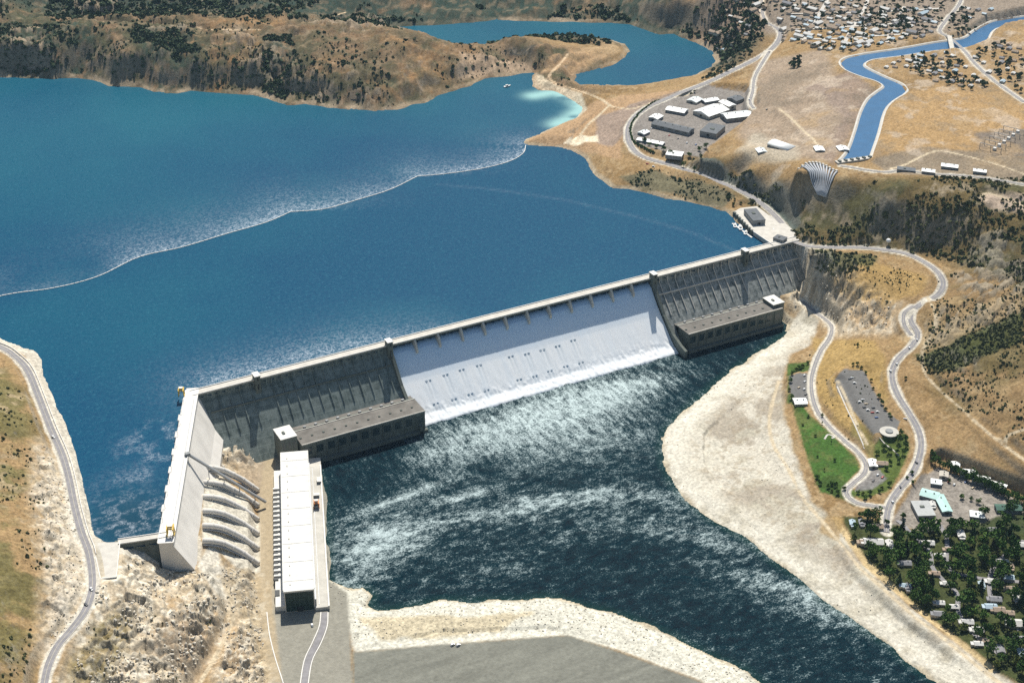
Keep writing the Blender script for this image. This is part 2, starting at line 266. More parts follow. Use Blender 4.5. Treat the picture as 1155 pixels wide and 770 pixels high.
# stretch the last rows out to the horizon
hz = base(gxv, gyv)
sd_l = [sdist(z, gxv, gyv, 60) for z in Z_ROCK]
rock = np.max([sstep(25, -12, s) for s in sd_l], axis=0)
m_hill = sstep(60, -60, sdist(Z_HILL, gxv, gyv, 120)); m_far = sstep(60, -60, sdist(Z_FAR, gxv, gyv, 120))
m_scrub = sstep(25, -25, sdist(Z_SCRUB, gxv, gyv, 60)); m_rh = sstep(25, -25, sdist(Z_RHILL, gxv, gyv, 60)); m_lh = sstep(25, -25, sdist(Z_LHILL, gxv, gyv, 60))
WM = at(175, 606, 0)
wx = gxv+fbm(gxv, gyv, 60, 3, 91)*14; wy = gyv+fbm(gxv, gyv, 60, 3, 97)*14
big = fbm(wx, wy, 260, 6, 3, 0.5, ridge=True); mid_ = fbm(wx, wy, 90, 5, 5, 0.55, ridge=True); fine = fbm(wx, wy, 28, 5, 11, 0.6, ridge=True)
craggy = fbm(wx*0.8+wy*0.5, wy*1.7-wx*0.6, 42, 5, 23, 0.62, ridge=True)
q_ = (gxv*.35+gyv*.94+fbm(gxv, gyv, 70, 4, 201)*26)/24; q_ = q_-np.floor(q_); strata = (q_**2.2-.35)*7*sstep(-.5, .2, fbm(gxv, gyv, 45, 3, 203))
q_ = (gxv*.9-gyv*.4+fbm(gxv, gyv, 50, 4, 205)*20)/17; q_ = q_-np.floor(q_); strata += (q_**2-.33)*3.5
bx, by_ = gxv*.85+gyv*.35+(wx-gxv)*.35, gyv*1.2-gxv*.45+(wy-gyv)*.35
q_ = np.full(gxv.shape, 45.0)
for k_ in PAVED: q_ = np.minimum(q_, ldist(RT[k_][1], gxv, gyv, 45.0)[0])
nr_ = sstep(7, 42, q_); m_scrub = m_scrub*nr_; m_rh = m_rh*nr_; m_lh = m_lh*(.25+.75*nr_); rk0 = rock; rock = rock*(.15+.85*nr_)
B1, J1 = blocks(bx, by_, 24, 301); B2, J2 = blocks(bx, by_, 10, 311); B3, J3 = blocks(wx, wy, 38, 321)
crag = sstep(.05, .35, fbm(gxv, gyv, 130, 4, 331))
strata += B1*3.4+B2*1.1-J1*1.0
hz = hz + crag*(m_hill*(B3*7+B1*3.5-J3*5)+m_far*(B3*8)+m_rh*(B1*3.5+B2*1.5-J1*2)+m_scrub*(B1*3+B2*2))
hz = hz + m_hill*(1-m_far)*(big*17+mid_*12+fine*6) + m_far*(big*26+mid_*9) + m_scrub*(mid_*5+fine*3+big*2) + m_rh*(mid_*5+fine*2.4) + m_lh*(mid_*5+fine*2.2) + rock*(craggy*2.8+fine*1.2+strata)*(1-.75*np.exp(-((gxv-WM[0])**2+(gyv-WM[1])**2)/65**2))
hz += fbm(gxv, gyv, 35, 4, 31)*0.9*(1-rock)
hz_rel = hz.copy(); m_scrub = sstep(25, -25, sdist(Z_SCRUB, gxv, gyv, 60)); m_rh = sstep(25, -25, sdist(Z_RHILL, gxv, gyv, 60)); m_lh = sstep(25, -25, sdist(Z_LHILL, gxv, gyv, 60)); rock = rk0
shore_n = fbm(gxv, gyv, 30, 4, 41)
flat_w = np.zeros(hz.shape)
for poly, z in LEV:
    k = sstep(14, 1, sdist(poly, gxv, gyv, 20)); hz = hz*(1-k)+z*k; flat_w = np.maximum(flat_w, k)
road_w = np.zeros(hz.shape); shoulder = np.zeros(hz.shape); dirt = np.zeros(hz.shape)
for k_, (w, line) in RT.items():
    d, z = ldist(line, gxv, gyv, w/2+16)
    k = sstep(w/2+15, w/2+3.0, d); hz = hz*(1-k)+(z-0.35)*k
    if k_ in PAVED: shoulder = np.maximum(shoulder, sstep(w/2+5.0, w/2+1.8, d+shore_n*2.5))
    else: dirt = np.maximum(dirt, sstep(w/2+1.5, w/2-0.5, d+shore_n*1.2))
    road_w = np.maximum(road_w, k)
LN = fbm(gxv, gyv, 40, 4, 55)*7; n_sh = fbm(gxv, gyv, 90, 4, 57)
sdL = sdist(LAKE_T, gxv, gyv); sdA = sdist(ARM, gxv, gyv); sdR = sdist(RIVER, gxv, gyv)
near_road = road_w > 0.3
for sd, wz, bank in ((np.minimum(sdL, sdA), LAKE, 0.35), (sdR, RIV, 0.16)):
    s = sd+np.where(near_road, 0, LN)*(1-0.6*rock)
    inside = wz+0.35*(s+9)-0.4
    hz = np.where(s < -2, np.minimum(hz, np.maximum(inside, wz-16)), hz)
    if wz == LAKE: hm_ = np.clip(m_hill+m_far, 0, 1); kk = 1-hm_*(1-(.22+.78*sstep(-6, 55, s+n_sh*25))); hz = np.where(s > -2, wz+(hz-wz)*kk, hz)
    outside = wz+0.5+bank*(s+3)
    if wz == LAKE: ok = (s >= -2) & (s < 60) & (hz > -26) & ~near_road
    else: ok = (s >= -2) & (s < 60)
    hz = np.where(ok & (flat_w < .5) & (np.hypot(gxv-WM[0], gyv-WM[1]) > 150), np.maximum(hz, np.minimum(outside, wz+(12 if wz == LAKE else 6))), hz)
hz = np.where(sdR < -30, np.minimum(hz, RIV-10), hz)
# canal trench and bridge abutments
sdC = sdist(CANP, gxv, gyv, 60)
k = sstep(16, 5, sdC); hz = hz*(1-k)+(CANAL+2.2)*k; hz = np.where(sdC < 2, CANAL+2.2+(sdC-2)*1.0, hz); hz = np.where(sdC < -4, CANAL-6, hz)
# keep the relief below the works
def inbox(x0, x1, y0, y1): return (gxv > x0) & (gxv < x1) & (gyv > y0) & (gyv < y1)
e_ = (gxv-FB0[0])*FBD[0]+(gyv-FB0[1])*FBD[1]; n_ = (gxv-FB0[0])*FBN[0]+(gyv-FB0[1])*FBN[1]
fb = (e_ > -5) & (e_ < FBL+4) & (n_ > -12) & (n_ < 60)
hz = np.where(fb & (n_ < 30), np.minimum(hz, -49-0.1*np.abs(e_-180)*0), hz)
hz = np.where(inbox(-350, 830, -75, 12), np.minimum(hz, np.where(gyv > -30, -60, -72)), hz)
hz = np.where((sdL < -14) & (hz > LAKE-3), LAKE-4, hz)
gzv = hz

# colour of the ground itself (dry grass, rock, gravel, lawn ...)
def col(*c): return np.array(c, float)
n1 = fbm(gxv, gyv, 120, 5, 61); n2 = fbm(gxv, gyv, 30, 5, 63); n3 = fbm(gxv, gyv, 9, 4, 67); n4 = fbm(gxv, gyv, 400, 3, 69)
GZ2 = gzv.reshape(GR, GC)
def grad():
    X = gxv.reshape(GR, GC); Y = gyv.reshape(GR, GC)
    du = np.stack([np.gradient(X, axis=1), np.gradient(Y, axis=1), np.gradient(GZ2, axis=1)], -1)
    dv = np.stack([np.gradient(X, axis=0), np.gradient(Y, axis=0), np.gradient(GZ2, axis=0)], -1)
    nn = np.cross(du, dv); nn /= np.linalg.norm(nn, axis=-1, keepdims=True)+1e-9
    return np.abs(nn[..., 2]).ravel()
nz = grad()
K = np.empty((gxv.size, 3)); K[:] = col(.33, .225, .125)
def mix(a, c): K[:] = K*(1-a[:, None])+(c if np.ndim(c) > 1 else col(*c)[None])*a[:, None]
mix(sstep(-.1, .5, n1+n2*.6), (.25, .165, .085)); mix(sstep(.05, .6, n2+n3*.7)*.6, (.40, .30, .19)); mix(sstep(.15, .5, n3-n1*.5)*.35, (.17, .13, .07))
# far peninsula: mauve brown rock with golden shoulders and dark scrub in the clefts
ph = np.clip(m_hill+m_far, 0, 1); mix(ph, (.20, .15, .10)); mix(ph*sstep(-.25, .25, n2+n1*.3)*.5, (.11, .105, .06)); mix(ph*sstep(0, .5, n1)*.8, (.31, .205, .11)); mix(ph*sstep(-.1, .35, n2)*.35, (.29, .22, .165)); mix(ph*sstep(.1, .4, n3+n2*.3)*.4, (.13, .10, .08))
mix(ph*sstep(-.1, .25, -big*.6-mid_*.5+n2*.5)*.85, (.05, .07, .045)); mix(ph*sstep(330, 60, np.minimum(sdL, sdA)+n1*160)*sstep(900, 300, gxv)*sstep(-.4, .1, n2+n3*.4)*.7, (.045, .065, .045)); mix(ph*sstep(500, -300, gxv)*sstep(-.35, .15, n2+n1*.5+n3*.3)*.75, (.05, .07, .045)); mix(ph*sstep(-.1, .3, n2-n1*.4)*.4, (.09, .09, .055)); mix(m_far*sstep(-.75, -.05, n1+n2*.6-.02)*.95, (.035, .062, .055))
for pz_ in ([(-60, 62), (20, 48), (80, 46), (112, 60), (105, 92), (60, 90), (-60, 86)], [(150, 62), (205, 56), (232, 72), (236, 103), (170, 99)], [(300, 66), (330, 66), (336, 84), (318, 112), (296, 106)]):
    s_ = sdist(zone(pz_, 15), gxv, gyv, 80)+n2*30; mix(sstep(15, -15, s_)*sstep(-.5, .1, n3+n2*.5)*.85, (.035, .06, .05))
# right hand scrub slope
mix(m_scrub, (.16, .12, .06)); mix(m_scrub*sstep(-.1, .3, n1+n2*.7)*.7, (.085, .09, .048)); mix(m_scrub*sstep(.25, .5, n2+n3*.3)*.7, (.33, .27, .2))
mix(m_rh*sstep(0, .4, n1+n2*.5)*.6, (.14, .125, .06)); mix(m_rh*sstep(.1, .5, n2-n1)*.6, (.42, .3, .17))
# left foreground hill
mix(m_lh*sstep(-.25, .25, n1+n2*.8)*.75, (.13, .125, .055)); mix(m_lh*sstep(.15, .45, n2-n3*.4-n1*.3)*.6, (.48, .37, .25))
def paint(pts, c, soft=10, amt=1.0, nz_=8, z=None, extra=None):
    poly = zone(pts, z) if not isinstance(pts, np.ndarray) else pts
    s = sdist(poly, gxv, gyv, soft+nz_+5)+n2*nz_
    a = sstep(soft/2, -soft/2, s)*amt
    if extra is not None: a = a*extra
    mix(a, c)
# town and flats
paint([(790, 60), (860, 40), (1060, 40), (1155, 20), (1400, 0), (1400, -120), (780, -120)], (.27, .225, .19), 60, .9)
paint([(850, 70), (930, 55), (960, 130), (925, 182), (850, 165), (830, 150), (850, 110)], (.33, .26, .205), 30, .9)
paint([(1010, 115), (1060, 95), (1155, 120), (1260, 150), (1155, 160), (1060, 170), (1000, 175), (985, 175)], (.385, .255, .135), 30, .8, 20)
paint([(905, 100), (960, 80), (990, 105), (960, 150), (940, 185), (925, 180), (950, 130), (930, 110)], (.27, .21, .18), 20, .8)
paint([(1100, 150), (1160, 145), (1230, 160), (1230, 180), (1110, 175)], (.15, .14, .14), 20, .8)
paint([(985, 180), (1040, 165), (1155, 178), (1230, 200), (1155, 206), (1000, 196)], (.24, .2, .16), 12, .8)
paint([(850, 150), (900, 165), (900, 180), (860, 182), (830, 172)], (.45, .40, .33), 20, .75)
paint([(1100, 222), (1115, 214), (1160, 222), (1230, 232), (1230, 262), (1155, 240), (1120, 240)], (.5, .40, .33), 14, .85)
mf_ = sstep(40, -40, sdist(zone([(850, 70), (1155, 30), (1300, 60), (1300, 200), (850, 180)], 80), gxv, gyv, 100)); mix(mf_*sstep(.1, .4, n2+n1*.5)*.6, (.46, .38, .31)); mix(mf_*sstep(.15, .45, -n1+n3*.4)*.55, (.17, .14, .11)); mix(mf_*sstep(.2, .5, fbm(gxv, gyv, 70, 4, 311))*.5, (.38, .265, .15))
# point of land
paint([(592, 160), (650, 125), (700, 108), (770, 100), (730, 118), (705, 150), (700, 180), (660, 175)], (.40, .27, .17), 10, .85)
paint([(672, 135), (720, 115), (770, 102), (730, 118), (708, 150), (690, 165), (668, 160)], (.29, .23, .20), 10, .85)
paint([(636, 163), (655, 154), (676, 152), (674, 161), (650, 167)], (.72, .63, .5), 4, .95, 3)
paint([(604, 84), (625, 95), (655, 108), (662, 124), (650, 135), (640, 126), (622, 108), (602, 98)], (.62, .58, .48), 6, .8, 3)
paint([(615, 70), (660, 55), (690, 50), (700, 60), (650, 85), (610, 84)], (.45, .33, .21), 14, .6)
paint([(575, 55), (605, 52), (600, 62), (565, 62)], (.035, .045, .05), 14, .9, 8)
paint([(520, 62), (560, 66), (600, 66), (600, 78), (545, 84), (515, 92)], (.46, .38, .30), 16, .75)
# dark cut rock face above the upper road
paint(np.array([at(x, y, z)[:2] for x, y, z in [(785, 178, 24), (800, 180, 33), (830, 188, 38), (860, 198, 40), (893, 222, 34), (905, 250, 12), (893, 258, 2), (876, 240, 3), (850, 219, 5), (820, 205, 8), (790, 193, 12)]]), (.11, .135, .13), 6, .85, 5)
paint([(715, 212), (700, 200), (740, 192), (790, 205), (830, 222), (815, 236), (780, 226)], (.13, .13, .09), 8, .8)
# gravel river banks
bank = np.array([tuple(p[:2]) for p in RB]+[tuple(at(x, y, -87)[:2]) for x, y in [(1400, 890), (1180, 795), (1120, 757), (1063, 712), (1037, 691), (1000, 659), (976, 640), (957, 611), (943, 588), (915, 560), (900, 520), (885, 470), (883, 420), (892, 395), (915, 385), (922, 362), (905, 350)]])
mix(sstep(6, 0, sdR)*1.0, (.46, .40, .31)); paint(bank, (.46, .42, .35), 8, 1, 5)
paint(bank, (.66, .62, .55), 14, .9, 10, extra=sstep(95, 20, sdR+n1*40)*sstep(-.45, .25, n2+.2))
paint(bank, (.36, .31, .26), 10, .7, 6, extra=sstep(.0, .35, fbm(gxv, gyv, 55, 4, 301, ridge=True))*sstep(25, 70, sdR))
paint(bank, (.64, .60, .53), 6, .7, 4, extra=sstep(.25, .5, fbm(gxv, gyv, 90, 5, 303, ridge=True)))
paint(bank, (.30, .25, .19), 8, .6, 5, extra=sstep(.05, .45, n3+n2*.5)*sstep(20, 60, sdR))
paint(np.vstack([LB[:, :2], np.array([at(x, y, -98)[:2] for x, y in [(362, 655), (392, 700), (400, 735), (520, 724), (640, 716), (700, 733), (790, 766), (900, 850)]])]), (.60, .575, .51), 5, 1, 2)
paint([(408, 696), (500, 694), (600, 690), (560, 712), (430, 722)], (.45, .35, .2), 8, .55, 8, z=-99)
# pale yard by the generating hall
paint(LEV[0][0], (.29, .275, .24), 4, 1, 1); paint(LEV[1][0], (.205, .203, .18), 4, 1, 1); paint(LEV[2][0], (.40, .37, .32), 2, 1, 0)
# blasted rock
rk = np.clip(rock, 0, 1); mix(rk*sstep(-.5, .1, n2+.3)*.9, (.60, .505, .39)); mix(rk*sstep(.0, .4, n1+n3*.5)*.6, (.42, .28, .15)); mix(rk*sstep(.25, .5, -craggy+n3*.3)*.45, (.2, .17, .12))
mix(rk*sstep(.2, .5, n3+n2*.4)*.6, (.80, .75, .67))
paint([(200, 765), (172, 740), (180, 690), (220, 700), (238, 720), (222, 770)], (.36, .27, .19), 12, .7, 8)
paint([(112, 700), (130, 680), (150, 700), (120, 780), (60, 800), (75, 750)], (.2, .16, .07), 16, .8, 10)
paint([(222, 636), (244, 600), (250, 640), (254, 665), (247, 676), (238, 660)], (.62, .58, .52), 5, .9, 3)
paint([(232, 525), (250, 535), (266, 545), (296, 570), (296, 645), (250, 626), (228, 618)], (.62, .58, .51), 5, .9, 2, z=-65)
paint([(254, 640), (292, 640), (292, 500), (296, 486), (310, 500), (308, 690), (318, 770), (300, 770)], (.42, .34, .24), 4, .9, 1)
paint([(272, 505), (300, 500), (292, 560), (268, 540)], (.36, .29, .22), 5, .9, 2)
mix(rk*J1*.35, (.16, .14, .11)); mix(rk*sstep(.2, .9, B2)*.4, (.78, .72, .62)); mix(rk*sstep(.3, .9, -B1)*.3, (.48, .36, .22))
mix(ph*J3*.5, (.06, .065, .05)); mix(ph*sstep(.4, .9, B1)*.3, (.36, .29, .21)); mix(ph*sstep(.3, .8, B2)*.3, (.11, .10, .075))
cg = crag*np.clip(m_rh+m_scrub*.8+m_hill*.7, 0, 1); mix(cg*.55*sstep(-.3, .3, B1), (.42, .38, .32)); mix(cg*J1*.5, (.08, .08, .06))
# road cut beside the shore road
mix(sdist(Z_ROCK[4], gxv, gyv, 30)*0+sstep(12, -8, sd_l[4]+n2*10)*.75*sstep(-.4, .1, n3+n2*.4), (.56, .50, .43))
# right abutment cliffs
mix(sstep(6, -6, sd_l[3]+n2*10)*sstep(0, .3, -craggy)*.5, (.08, .08, .07))
paint([(925, 300), (950, 292), (1000, 300), (1048, 312), (1040, 328), (1000, 345), (970, 340), (940, 325)], (.40, .27, .12), 12, .75, 10)
paint([(905, 285), (940, 284), (990, 290), (980, 300), (940, 310), (915, 300)], (.06, .08, .035), 10, .75, 8)
# grassy slope between the roads, lawns
paint([(915, 380), (985, 385), (1000, 410), (1000, 455), (980, 425), (955, 412), (940, 425), (955, 455), (985, 490), (975, 500), (940, 470), (920, 440)], (.37, .255, .11), 8, .8, 6)
paint([(893, 455), (905, 455), (915, 470), (940, 490), (965, 515), (970, 530), (955, 545), (945, 560), (925, 555), (915, 530), (905, 500)], (.06, .118, .03), 3, 1, 2, extra=.8+.2*sstep(-.3, .3, n2+n3*.5))
paint([(918, 545), (940, 535), (960, 550), (965, 572), (940, 560)], (.05, .085, .025), 4, .9, 3)
paint([(888, 410), (912, 408), (914, 420), (893, 424), (890, 445), (895, 458), (888, 455)], (.055, .11, .03), 3, .9, 2)
paint([(985, 500), (1000, 490), (1022, 488), (1027, 505), (1015, 535), (1000, 555), (975, 562), (958, 556), (975, 548), (995, 540), (988, 520)], (.07, .115, .03), 4, .9, 3)
paint([(965, 470), (985, 490), (995, 530), (978, 510), (960, 490)], (.15, .15, .06), 6, .6, 4)
paint([(1040, 535), (1060, 520), (1155, 560), (1260, 600), (1260, 690), (1155, 600), (1040, 600), (1005, 590), (1015, 570)], (.27, .245, .225), 4, .95, 3)
paint([(950, 580), (1010, 590), (1040, 600), (1155, 575), (1300, 640), (1400, 900), (1180, 792), (1120, 752), (1066, 710), (1040, 689), (1003, 656), (979, 636), (960, 607), (946, 583)], (.045, .06, .024), 5, .95, 5)
paint([(943, 580), (961, 606), (981, 634), (1005, 656), (1042, 689), (1068, 710), (1122, 752), (1118, 757), (1061, 712), (1034, 691), (998, 658), (974, 638), (955, 611), (940, 588)], (.58, .45, .27), 3, .85, 2)
paint([(1030, 400), (1060, 395), (1155, 350), (1155, 385), (1080, 418), (1055, 420)], (.07, .09, .035), 8, .8, 6)
paint([(1010, 380), (1055, 370), (1155, 325), (1155, 350), (1060, 392), (1040, 395)], (.48, .37, .24), 10, .6, 8)
paint([(930, 580), (955, 582), (945, 610), (925, 600)], (.33, .22, .1), 6, .7, 5)
# parking lots and the works yard
paint(LEV[3][0], (.17, .165, .165), 1.5, 1, 0); paint(LEV[4][0], (.17, .165, .165), 1.5, 1, 0); paint(LEV[5][0], (.24, .22, .21), 5, .95, 4)
paint([(968, 540), (975, 526), (992, 530), (1000, 540), (985, 552), (965, 553)], (.22, .21, .21), 2, .95, 1)
# beaches: bare pale band just above every waterline
dl = np.minimum(sdL, sdA)
mix(sstep(9, 2, dl)*sstep(-14, -9, dl)*sstep(-.5, .2, n2)*.7*(1-road_w)*(1-.75*ph*sstep(-.2, .2, n1)), (.42, .36, .28))
# rock shows on the steep faces
mix(sstep(.80, .62, nz)*.55*(1-flat_w)*(1-road_w), (.30, .27, .23))
mix(shoulder*.95, (.60, .56, .50)); mix(dirt*.9*sstep(-.8, -.1, n3), (.56, .47, .35))
mix(sstep(25, 18, sdL+n2*4)*.8*((gxv < -430) & (gyv > -345) & (gyv < 900)), (.60, .56, .50))
lum = K.mean(1, keepdims=True); K = lum+(K-lum)*1.08; K *= np.array([[.98, .99, .95]]); K *= (1-.2*m_rh-.1*m_scrub)[:, None]; K *= 1+(ph*.12)[:, None]*np.array([[1.0, 0, -.6]])
tex = np.ones(gxv.shape)
for pz_ in (LEV[0][0], LEV[1][0], LEV[2][0], LEV[3][0], LEV[4][0]): tex = np.minimum(tex, .28+.72*sstep(-2, 4, sdist(pz_, gxv, gyv, 30)))
sm_ = sdist(LEV[1][0], gxv, gyv, 30) < 0; K[sm_] *= (1+.22*fbm(gxv*.15+gyv*.05, gyv, 9, 3, 207))[sm_, None]
tex = tex+.9*sstep(.82, .5, nz); tex = np.minimum(tex, .75+.25*sstep(-10, 10, sdist(bank, gxv, gyv, 30)))
K *= (1+0.22*n3*tex+0.14*fbm(gxv, gyv, 4, 3, 71))[:, None]
K = np.clip(K, .012, .85)

# ------------------------------------------------------------------ materials
def new_mat(name):
    m = bpy.data.materials.new(name); m.use_nodes = True; return m, m.node_tree, m.node_tree.nodes['Principled BSDF']
def mat(name, c, rough=.8, noise=.15, scale=.2, metal=0, bump=0, spec=.3, streak=None):
    """plain coloured surface with object-space blotches, optional vertical streaks"""
    m, t, b = new_mat(name); N, L = t.nodes.new, t.links.new
    b.inputs['Roughness'].default_value = rough; b.inputs['Metallic'].default_value = metal; b.inputs['Specular IOR Level'].default_value = spec
    g = N('ShaderNodeNewGeometry'); nt = N('ShaderNodeTexNoise'); nt.inputs['Scale'].default_value = scale; nt.inputs['Detail'].default_value = 5
    mp = N('ShaderNodeMapping'); mp.inputs['Scale'].default_value = streak or (1, 1, 1)
    L(g.outputs['Position'], mp.inputs[0]); L(mp.outputs[0], nt.inputs['Vector'])
    rp = N('ShaderNodeMapRange'); rp.inputs[1].default_value = .3; rp.inputs[2].default_value = .7; rp.inputs[3].default_value = 1-noise; rp.inputs[4].default_value = 1+noise
    L(nt.outputs['Fac'], rp.inputs[0]); mu = N('ShaderNodeVectorMath'); mu.operation = 'SCALE'; mu.inputs[0].default_value = c[:3]; L(rp.outputs[0], mu.inputs['Scale'])
    L(mu.outputs[0], b.inputs['Base Color'])
    if bump:
        bp = N('ShaderNodeBump'); bp.inputs['Distance'].default_value = bump; L(nt.outputs['Fac'], bp.inputs['Height']); L(bp.outputs[0], b.inputs['Normal'])
    return m
def obj(name, me, m=None, parent=None, kind=None, label=None, cat=None, group=None):
    o = bpy.data.objects.new(name, me); C.objects.link(o)
    if m is not None and me is not None: me.materials.append(m)
    if parent is not None: o.parent = parent
    for k, v in (('kind', kind), ('label', label), ('category', cat), ('group', group)):
        if v: o[k] = v
    return o
def gridmesh(name, X, Y, Z, mask=None, attrs=None, smooth=True):
    r, c = X.shape; idx = np.arange(r*c).reshape(r, c)
    q = np.stack([idx[:-1, :-1], idx[:-1, 1:], idx[1:, 1:], idx[1:, :-1]], -1).reshape(-1, 4)
    V = np.stack([X.ravel(), Y.ravel(), Z.ravel()], -1)
    used = None
    if mask is not None:
        mk = mask.ravel(); q = q[mk[q].any(1)]; used = np.unique(q); re = np.zeros(r*c, int); re[used] = np.arange(len(used)); q = re[q]; V = V[used]
    me = bpy.data.meshes.new(name); me.vertices.add(len(V)); me.vertices.foreach_set('co', V.astype(np.float32).ravel())
    me.loops.add(q.size); me.loops.foreach_set('vertex_index', q.astype(np.int32).ravel())
    me.polygons.add(len(q)); me.polygons.foreach_set('loop_start', np.arange(0, q.size, 4, dtype=np.int32))
    me.polygons.foreach_set('use_smooth', np.full(len(q), smooth)); me.update(calc_edges=True)
    for an, av in (attrs or {}).items():
        if used is not None: av = av[used]
        if av.ndim == 1:
            a = me.attributes.new(an, 'FLOAT', 'POINT'); a.data.foreach_set('value', av.astype(np.float32))
        else:
            a = me.attributes.new(an, 'FLOAT_COLOR', 'POINT'); a.data.foreach_set('color', np.c_[av, np.ones(len(av))].astype(np.float32).ravel())
    return me

mg, t, b = new_mat('ground'); N, L = t.nodes.new, t.links.new
b.inputs['Roughness'].default_value = .95; b.inputs['Specular IOR Level'].default_value = .05
at_ = N('ShaderNodeAttribute'); at_.attribute_name = 'soil'; geo = N('ShaderNodeNewGeometry')
na = N('ShaderNodeTexNoise'); na.inputs['Scale'].default_value = .22; na.inputs['Detail'].default_value = 7; na.inputs['Roughness'].default_value = .7
L(geo.outputs['Position'], na.inputs['Vector'])
rp = N('ShaderNodeMapRange'); rp.inputs[1].default_value = .33; rp.inputs[2].default_value = .67; rp.inputs[3].default_value = .6; rp.inputs[4].default_value = 1.38; L(na.outputs['Fac'], rp.inputs[0])
mu = N('ShaderNodeVectorMath'); mu.operation = 'SCALE'; L(at_.outputs['Color'], mu.inputs[0])
ta = N('ShaderNodeAttribute'); ta.attribute_name = 'tex'; m1 = N('ShaderNodeMath'); m1.operation = 'SUBTRACT'; L(rp.outputs[0], m1.inputs[0]); m1.inputs[1].default_value = .97
m2 = N('ShaderNodeMath'); m2.operation = 'MULTIPLY_ADD'; L(m1.outputs[0], m2.inputs[0]); L(ta.outputs['Fac'], m2.inputs[1]); m2.inputs[2].default_value = .97
L(m2.outputs[0], mu.inputs['Scale']); L(mu.outputs[0], b.inputs['Base Color'])
bp = N('ShaderNodeBump'); bp.inputs['Distance'].default_value = 1.6; bp.inputs['Strength'].default_value = .7; L(na.outputs['Fac'], bp.inputs['Height']); L(bp.outputs[0], b.inputs['Normal'])
GX3 = gxv.reshape(GR, GC).copy(); GY3 = gyv.reshape(GR, GC).copy()
# rim rows reach out to the horizon
for side in ('N',):
    for k in range(1, 6):
        s = 1.35**k
        ex = CAM[0]+(GX3[-1]-CAM[0])*1.28; ey = CAM[1]+(GY3[-1]-CAM[1])*1.28
        GX3 = np.vstack([GX3, ex]); GY3 = np.vstack([GY3, ey]); GZ2 = np.vstack([GZ2, GZ2[-1]*0+140+fbm(ex, ey, 900, 3, 5, ridge=True)*120]); K = np.vstack([K, np.tile(col(.13, .12, .09), (GC, 1))])
ground = obj('ground', gridmesh('ground', GX3, GY3, GZ2, None, {'soil': K, 'tex': np.r_[tex, np.ones(len(K)-len(tex))]}), mg, kind='structure')
def gh(x, y):
    """height of the finished ground at points (inverse distance of the four nearest sheet vertices)"""
    q = _inv(x, y); return q
def _inv(x, y):
    x = np.asarray(x, float); y = np.asarray(y, float)
    P = np.stack([x, y, np.full(x.shape, -40.0)], -1)-CAM; zc = P@fw
    px = 577.5+FPX*(P@r2)/zc; py = 385-FPX*(P@u2)/zc
    u = np.clip((px+230)/1.45, 0, GC-1.01); v = np.clip((960-py)/1.35, 0, GR-1.01)
    i = u.astype(int); j = v.astype(int); a = u-i; b_ = v-j
    return (GZ2[j, i]*(1-a)+GZ2[j, i+1]*a)*(1-b_)+(GZ2[j+1, i]*(1-a)+GZ2[j+1, i+1]*a)*b_

# ------------------------------------------------------------------ lake, river and canal water
def water(name, base_mat): pass
X, Y = GRD[..., 0], GRD[..., 1]
lk = fan(-230, 1400, 2.2, -20, 660, 2.0, LAKE); lx, ly = lk[..., 0].ravel(), lk[..., 1].ravel()
s1 = np.minimum(sdist(LAKE_W, lx, ly), sdist(ARM, lx, ly))
wn1 = fbm(lx, ly, 300, 4, 81); wn2 = fbm(lx, ly, 40, 4, 83); wn3 = fbm(lx, ly, 8, 3, 85)
boom_px = [[(-420, 360), (-200, 372), (-100, 362), (0, 334), (60, 325), (110, 312), (157, 290), (205, 279), (255, 264), (300, 251), (328, 239)], [(328, 239), (365, 236), (405, 225), (440, 214), (471, 199)], [(471, 199), (505, 196), (545, 190), (575, 182), (590, 173), (593, 164)]]
BOOM = [spline(atv(*np.array(q, float).T, LAKE), 6) for q in boom_px]
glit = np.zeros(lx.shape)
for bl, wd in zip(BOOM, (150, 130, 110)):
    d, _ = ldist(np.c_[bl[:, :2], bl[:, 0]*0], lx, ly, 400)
    # upstream side: pale sun glitter put into the water colour
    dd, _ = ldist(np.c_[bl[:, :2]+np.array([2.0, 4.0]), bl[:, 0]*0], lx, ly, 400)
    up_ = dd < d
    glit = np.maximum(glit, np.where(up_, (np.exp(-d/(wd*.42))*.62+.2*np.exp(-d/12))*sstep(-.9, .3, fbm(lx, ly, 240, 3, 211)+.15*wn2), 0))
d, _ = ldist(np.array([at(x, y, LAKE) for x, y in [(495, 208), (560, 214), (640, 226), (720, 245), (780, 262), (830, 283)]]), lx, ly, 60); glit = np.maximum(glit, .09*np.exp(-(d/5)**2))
d, _ = ldist(np.array([(-300, 30, 0), (-150, 35, 0), (0, 30, 0.), (120, 22, 0)]), lx, ly, 300); glit = np.maximum(glit, .55*np.exp(-d/38)*sstep(200, -100, lx))  # sun sparkle beside the dam crest, put into the water colour
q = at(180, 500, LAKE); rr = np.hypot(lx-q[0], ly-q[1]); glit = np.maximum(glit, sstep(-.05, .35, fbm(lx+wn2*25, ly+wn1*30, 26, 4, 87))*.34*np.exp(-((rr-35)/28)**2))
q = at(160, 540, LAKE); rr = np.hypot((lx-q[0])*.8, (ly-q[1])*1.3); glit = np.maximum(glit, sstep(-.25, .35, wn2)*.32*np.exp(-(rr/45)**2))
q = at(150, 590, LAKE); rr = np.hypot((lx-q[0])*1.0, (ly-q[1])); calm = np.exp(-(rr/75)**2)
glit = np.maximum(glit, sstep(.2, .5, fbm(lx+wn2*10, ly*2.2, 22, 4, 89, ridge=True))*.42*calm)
d, _ = ldist(np.array([at(x, y, LAKE) for x, y in [(602, 108), (625, 104), (648, 112), (656, 123), (645, 132), (628, 140)]]), lx, ly, 80); milky = np.exp(-(d/26)**2)*sstep(-.9, .1, wn2+.2)
